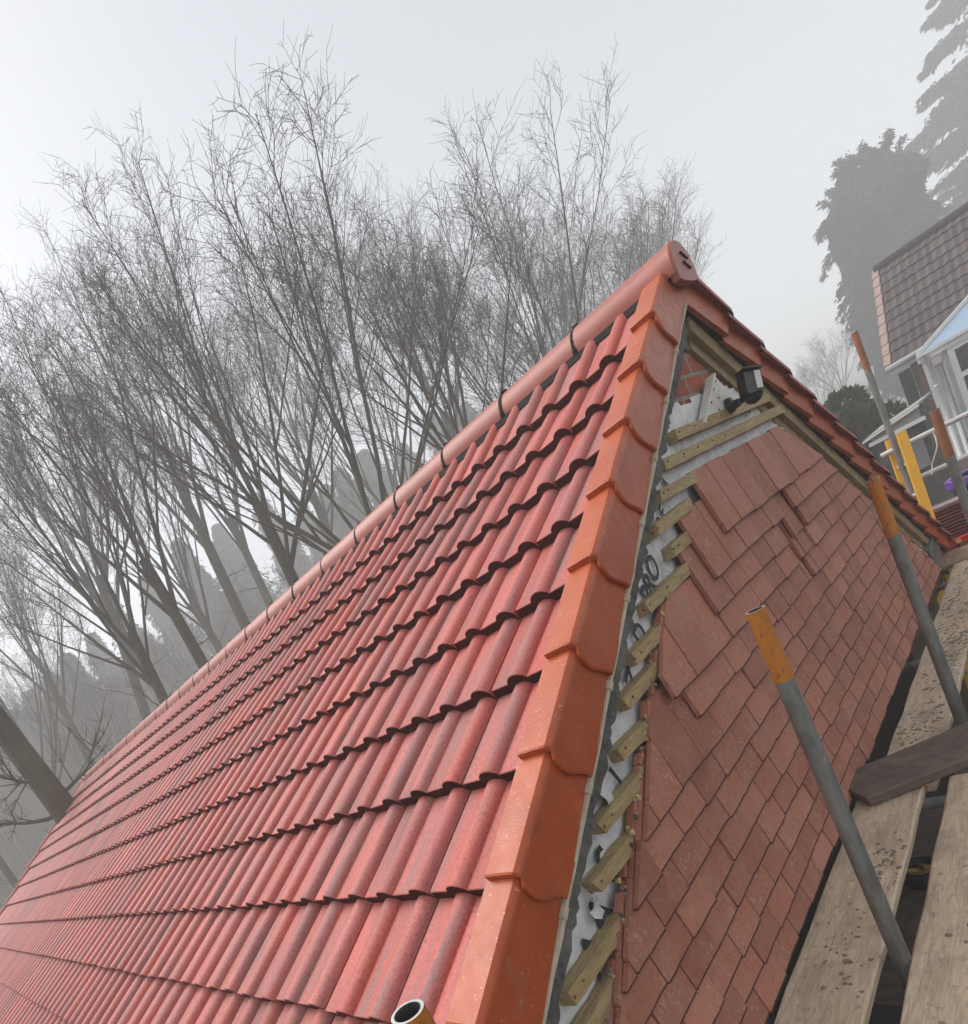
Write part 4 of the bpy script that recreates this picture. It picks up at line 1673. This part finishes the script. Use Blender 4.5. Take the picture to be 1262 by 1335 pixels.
mb.build('trunk', M['bark'], sn, smooth=True)
cw.build('crown', M['bark'], sn, smooth=True)
sn.location = (pN.x, pN.y, zN)
tag(sn, 'thick mossy trunk with crooked boughs at the far end of the roof, left edge', 'tree', 'bare trees behind the roof')

# trees further off, in the mist
gg = random.Random(17)
BG = [(-30, 1240, 48), (-90, 1100, 57), (20, 1060, 65), (110, 1000, 54), (125, 1005, 80), (175, 960, 62), (215, 905, 75), (275, 850, 80), (320, 800, 55), (345, 790, 71), (410, 720, 80), (470, 670, 57),
      (490, 650, 75), (530, 620, 62), (560, 590, 80), (610, 540, 65), (690, 480, 68), (740, 450, 75), (770, 430, 65), (-60, 1180, 41), (250, 872, 51), (385, 745, 54), (590, 560, 57), (140, 985, 44), (640, 520, 80), (300, 830, 65), (440, 690, 68), (200, 930, 80), (80, 1040, 57), (0, 1150, 51), (-120, 1150, 68), (60, 1060, 80), (835, 380, 80), (-10, 1110, 74)]
for (px, py, D) in BG:
    tree(gg.choice((0, 1, 2, 3)), (px, py), gg.uniform(9.5, 14.0) * (1 + .006 * (D - 40)), D, 'bare tree faded grey in the mist among the farther trees', gg.uniform(0, 6.28), 'misty trees in the wood')


# ---- conifers
def spray_crown(seed, fn, count, size, droop, mbo=None):
    """leaf sprays: fn(g) gives (point, outward dir); each spray is a few narrow blades"""
    g = random.Random(seed)
    mb = mbo or MB()
    for _ in range(count):
        p, o_ = fn(g)
        d = (o_ + Vector((g.gauss(0, .35), g.gauss(0, .35), g.gauss(-droop, .3)))).normalized()
        s = size * g.uniform(.5, 1.4)
        a = d.cross(Vector((g.gauss(0, 1), g.gauss(0, 1), g.gauss(0, 1)))).normalized()
        w = s * g.uniform(.16, .3)
        m1 = p + d * s * .55 + Vector((0, 0, -.06 * s))
        t_ = p + d * s + Vector((0, 0, -.3 * s * droop))
        mb.add([p - a * w * .4, p + a * w * .4, m1 + a * w, t_, m1 - a * w], [(0, 1, 2, 3, 4)])
        b = d.cross(a)
        mb.add([p, m1 + b * w, t_ + d * s * .1, m1 - b * w], [(0, 1, 2, 3)])
    return mb


def conifer(x, y, H, rad, seed, label, group=None, count=14000, size=.34, top_notch=True):
    z = gz(x, y)
    t = empty('conifer_tree', (x, y, z))
    tag(t, label, 'tree', group)
    mb = MB()
    mb.tube([(0, 0, -.2), (0, 0, H * .5), (.05, 0, H * .9)], [rad * .12, rad * .08, .03], 8)
    mb.build('trunk', M['bark'], t, smooth=True)
    g0 = random.Random(seed)
    lobes = [(g0.uniform(0, 6.28), g0.uniform(.25, .95), g0.uniform(.12, .3)) for _ in range(16)]

    def fn(g):
        h = g.random() ** .8
        az = g.uniform(0, 6.28)
        pr_ = (min(1, h * 5 + .55)) * (1 - max(0, (h - .80) / .2) ** 1.9 * .80) * (1 - .10 * h) if top_notch else (1.03 - h) ** .75 * (.7 + .3 * math.sin(h * 23 + az * 3)) * (1 + .25 * math.sin(az * 5 + h * 9))
        for (la, lh, lr) in lobes:
            dd = abs((az - la + math.pi) % (2 * math.pi) - math.pi)
            if dd < .8 and abs(h - lh) < .10: pr_ *= 1 + lr * (1 - dd / .8) * (1 - abs(h - lh) / .10)
        r = rad * pr_ * (1 - abs(g.gauss(0, .16)) if top_notch else g.uniform(.2, 1.0) ** .6 * (1.45 if g.random() < .25 else 1.0))
        zz = H * (.02 + h * .95) + (.10 * H * (math.sin(az * 2 + 1) * .35) * h ** 6 if top_notch else 0)
        return Vector((math.cos(az) * r, math.sin(az) * r, zz)), Vector((math.cos(az), math.sin(az), .15))
    cm = spray_crown(seed, fn, count, size, .75)
    if top_notch:
        g = random.Random(seed + 500)
        for _ in range(150):
            h = g.random()
            az = g.uniform(0, 6.28)
            r0_ = rad * (min(1, h * 5 + .55)) * (1 - max(0, (h - .8) / .2) ** 1.9 * .8) * .92
            p0 = Vector((math.cos(az) * r0_, math.sin(az) * r0_, H * (.05 + .93 * h)))
            o_ = Vector((math.cos(az), math.sin(az), .5 if h < .9 else 1.6)).normalized()
            L = g.uniform(.5, 1.4)

            def fb(g, p0=p0, o_=o_, L=L):
                u = g.random()
                return p0 + o_ * L * u + Vector((g.gauss(0, .10), g.gauss(0, .10), -L * .95 * u * u * (1 if o_.z < .7 else .15) + g.gauss(0, .08))), o_
            spray_crown(g.randint(0, 9999), fb, 110, size * .75, .9, cm)
    cm.build('crown', M['needle'], t)
    return t


q = at_dist(1150, 300, 62)
conifer(q.x - .1, q.y, at_dist(1122, 195, 62).z - gz(q.x, q.y), 2.25, 4, 'tall dark columnar conifer behind the brown tiled roof', None, 80000, .24)
# misty conifers inside the wood
for i, (b_, t_, D, rd) in enumerate((((300, 830), (285, 660), 69, 3.1), ((215, 905), (190, 740), 74, 3.1), ((470, 670), (440, 600), 72, 3.1), ((540, 615), (520, 570), 80, 3.1), ((150, 960), (110, 830), 66, 3.0), ((385, 740), (360, 615), 79, 3.5),
                                     ((60, 1050), (10, 900), 72, 3.1), ((255, 870), (232, 715), 80, 3.3), ((340, 790), (318, 650), 80, 3.1), ((420, 715), (400, 640), 80, 3.5), ((105, 1010), (60, 880), 80, 3.3), ((-40, 1150), (-80, 980), 79, 3.3), ((610, 545), (595, 520), 80, 3.3), ((180, 930), (150, 800), 80, 3.3),
                                     ((-100, 1180), (-145, 1030), 72, 3.6), ((30, 1085), (-12, 950), 76, 3.6), ((85, 1035), (42, 905), 74, 3.6), ((130, 985), (92, 855), 78, 3.6), ((330, 795), (303, 680), 76, 3.6),
                                     ((500, 645), (472, 575), 76, 3.6), ((450, 690), (424, 620), 74, 3.6), ((575, 575), (558, 530), 78, 3.6))):
    p = at_dist(b_[0], b_[1], D)
    conifer(p.x, p.y, at_dist(t_[0], t_[1], D).z - gz(p.x, p.y), rd * 1.35, 40 + i, 'dim evergreen deep in the misty wood behind the bare trunks', 'misty evergreens in the wood', 12000, .42, False)

# cedar with layered boughs at the right edge
pc_ = at_dist(1340, 250, 80)
cz = gz(pc_.x, pc_.y)
ce = empty('cedar_tree', (pc_.x, pc_.y, cz))
tag(ce, 'pale misty cedar with layered drooping boughs at the upper right edge', 'tree')
mb = MB()
CH = 24.5
mb.tube([(0, 0, -.3), (0, 0, CH * .6), (.1, 0, CH * .97)], [.5, .3, .05], 10)
g = random.Random(9)
leaf = MB()
for i in range(100):
    h = .25 + .74 * (i / 99.)
    az = g.uniform(0, 6.28)
    L = (7.6 * (1 - h) ** .62 + .7) * g.uniform(.7, 1.15)
    dz = g.uniform(-.10, .22)
    p0 = Vector((0, 0, CH * h))
    d = Vector((math.cos(az), math.sin(az), dz))
    tip = p0 + d * L
    mb.tube([p0, p0 + d * L * .5 + Vector((0, 0, .12)), tip + Vector((0, 0, -.25))], [.10, .06, .02], 5, cap=False)

    def fn(g, p0=p0, d=d, L=L):
        t = g.uniform(.18, 1.02)
        sd = Vector((-d.y, d.x, 0)) * g.gauss(0, .17) * L * (1.15 - t * .6)
        return p0 + d * L * t + sd + Vector((0, 0, g.gauss(-.02, .09) - .25 * t * t)), (d + sd * .3).normalized()
    spray_crown(200 + i, fn, int(150 + L * 130), .28, .45, leaf)
mb.build('trunk', M['bark'], ce, smooth=True)
leaf.build('crown', M['needle'], ce)

# pale birch-like tree in the far mist between roof and conifer
p = at_dist(1075, 440, 60)
tree(0, (1075, 440), 6.0, 82, 'barely visible pale tree in the mist right of the roof apex', 2.0, 'distant trees near the apex', ks=1.1)
tree(2, (1045, 470), 4.2, 78, 'lowest barely visible pale tree just above the right hand verge', .7, 'distant trees near the apex', ks=1.2)


# evergreen shrubs behind the verge
def shrub(x, y, H, rad, seed, label, count, size=.16):
    z = gz(x, y)
    t = empty('evergreen_shrub', (x, y, z))
    tag(t, label, 'shrub', 'evergreen shrubs by the shed')
    mb = MB()
    for k in range(5):
        a = k * 1.3
        mb.tube([(0, 0, -.2), (math.cos(a) * rad * .3, math.sin(a) * rad * .3, H * .5), (math.cos(a) * rad * .5, math.sin(a) * rad * .5, H * .9)], [.06, .04, .012], 6)
    mb.build('stem', M['bark'], t, smooth=True)
    g0 = random.Random(seed)
    lob = [(Vector((g0.uniform(-.62, .62) * rad, g0.uniform(-.62, .62) * rad, H * g0.uniform(.25, .90))), g0.uniform(.25, .45) * rad) for _ in range(15)]

    def fn(g):
        c, r = g.choice(lob)
        v = Vector((g.gauss(0, 1), g.gauss(0, 1), g.gauss(.2, 1))).normalized()
        return c + v * r * g.uniform(.75, 1.05), (v + Vector((0, 0, .5))).normalized()
    spray_crown(seed, fn, count, size, .1).build('foliage', M['shrub'], t)
    return t


for i, (px, py, D, ztop, rd, lab) in enumerate(((1072, 520, 17, -.72, .8, 'dark evergreen shrub just above the right hand verge'),
                                              (1100, 530, 16, -.85, .75, 'evergreen shrub behind the rust topped farthest pole'),
                                              (1118, 565, 12.6, -1.62, .5, 'low bright green shrub beside the shed'))):
    p = at_dist(px, py, D)
    shrub(p.x, p.y, ztop - gz(p.x, p.y), rd, 70 + i, lab, 9000, .12)

# far wood behind the bare trees: too many and too dim to count
mb = MB()
g = random.Random(77)
for _ in range(800):
    px = g.uniform(-700, 1000)
    az = R(g.uniform(106, 186))
    D = g.uniform(58, 84)
    x, y = CAM.x + math.cos(az) * D, CAM.y + math.sin(az) * D
    if abs(x) > 84 or abs(y) > 84: continue
    z = gz(x, y)
    H = g.uniform(8, 18)
    mb.tube([(x, y, z - .2), (x + g.gauss(0, .2), y, z + H * .5), (x + g.gauss(0, .5), y, z + H)], [.22, .15, .03], 5, cap=False)
    for _ in range(80):
        h = g.uniform(.12, 1.0)
        a = g.uniform(0, 6.28)
        r = (1.05 - h) * 2.4 * g.uniform(.2, 1)
        c = Vector((x + math.cos(a) * r, y + math.sin(a) * r, z + H * h))
        d = Vector((math.cos(a), math.sin(a), g.uniform(-.3, .9))).normalized() * g.uniform(.5, 1.3)
        w = d.cross(Vector((g.gauss(0, 1), g.gauss(0, 1), g.gauss(0, 1)))).normalized() * g.uniform(.02, .07)
        mb.add([c - w, c + w, c + d], [(0, 1, 2)])
fw = mb.build('distant_wood', M['bark'])
tag(fw, kind='stuff')

# ================================================================== AIR, SKY, SUN
mb = MB()
mb.box((0, 0, 8.5), (180, 180, 30))
hz = mb.build('haze', M['ground'])
tag(hz, kind='stuff')
hm = bpy.data.materials.new('haze_air')
hm.use_nodes = True
for nd in list(hm.node_tree.nodes):
    if nd.type != 'OUTPUT_MATERIAL': hm.node_tree.nodes.remove(nd)
vol = hm.node_tree.nodes.new('ShaderNodeVolumePrincipled')
vol.inputs['Color'].default_value = (.96, .97, .98, 1)
vol.inputs['Density'].default_value = .0092
vol.inputs['Anisotropy'].default_value = 0.
out = [nd for nd in hm.node_tree.nodes if nd.type == 'OUTPUT_MATERIAL'][0]
hm.node_tree.links.new(vol.outputs[0], out.inputs['Volume'])
hz.data.materials.clear()
hz.data.materials.append(hm)

SUN_EL, SUN_AZ = R(54), R(192)     # direction the light comes from, measured from +x
sd = Vector((math.cos(SUN_EL) * math.cos(SUN_AZ), math.cos(SUN_EL) * math.sin(SUN_AZ), math.sin(SUN_EL)))
w = bpy.data.worlds.new('World')
bpy.context.scene.world = w
w.use_nodes = True
nt = w.node_tree
sky = nt.nodes.new('ShaderNodeTexSky')
sky.sky_type = 'NISHITA'
sky.sun_disc = False
sky.sun_elevation = SUN_EL
sky.sun_rotation = R(90) - SUN_AZ
sky.air_density = 1.0
sky.dust_density = 1.6
sky.ozone_density = 1.0
hs = nt.nodes.new('ShaderNodeHueSaturation')
hs.inputs['Saturation'].default_value = .20
nt.links.new(sky.outputs[0], hs.inputs['Color'])
nt.links.new(hs.outputs[0], nt.nodes['Background'].inputs['Color'])
nt.nodes['Background'].inputs['Strength'].default_value = .088
sl_ = bpy.data.lights.new('sun', 'SUN')
sl_.energy = 1.5
sl_.angle = R(50)
sl_.color = (1, .97, .93)
so = bpy.data.objects.new('sun', sl_)
C.objects.link(so)
so.rotation_euler = sd.to_track_quat('Z', 'Y').to_euler()

cam = bpy.data.cameras.new('camera')
co = bpy.data.objects.new('camera', cam)
C.objects.link(co)
mw = Matrix((RIGHT, -DOWN, -FWD)).transposed().to_4x4()
mw.translation = CAM
co.matrix_world = mw
cam.sensor_fit = 'HORIZONTAL'
cam.sensor_width = 36
cam.lens = FPX / PW * 36
cam.shift_x = (PW / 2 - CX) / PW
cam.shift_y = (CY - PH / 2) / PW
cam.clip_start = .02
cam.clip_end = 600
sc = bpy.context.scene
sc.camera = co
sc.view_settings.view_transform = 'Standard'
sc.view_settings.look = 'None'
sc.view_settings.exposure = 1.28
sc.view_settings.gamma = 1
sc.render.engine = 'CYCLES'
sc.cycles.max_bounces = 12
sc.cycles.diffuse_bounces = 3
sc.cycles.glossy_bounces = 2
sc.cycles.volume_bounces = 8
sc.cycles.use_denoising = True
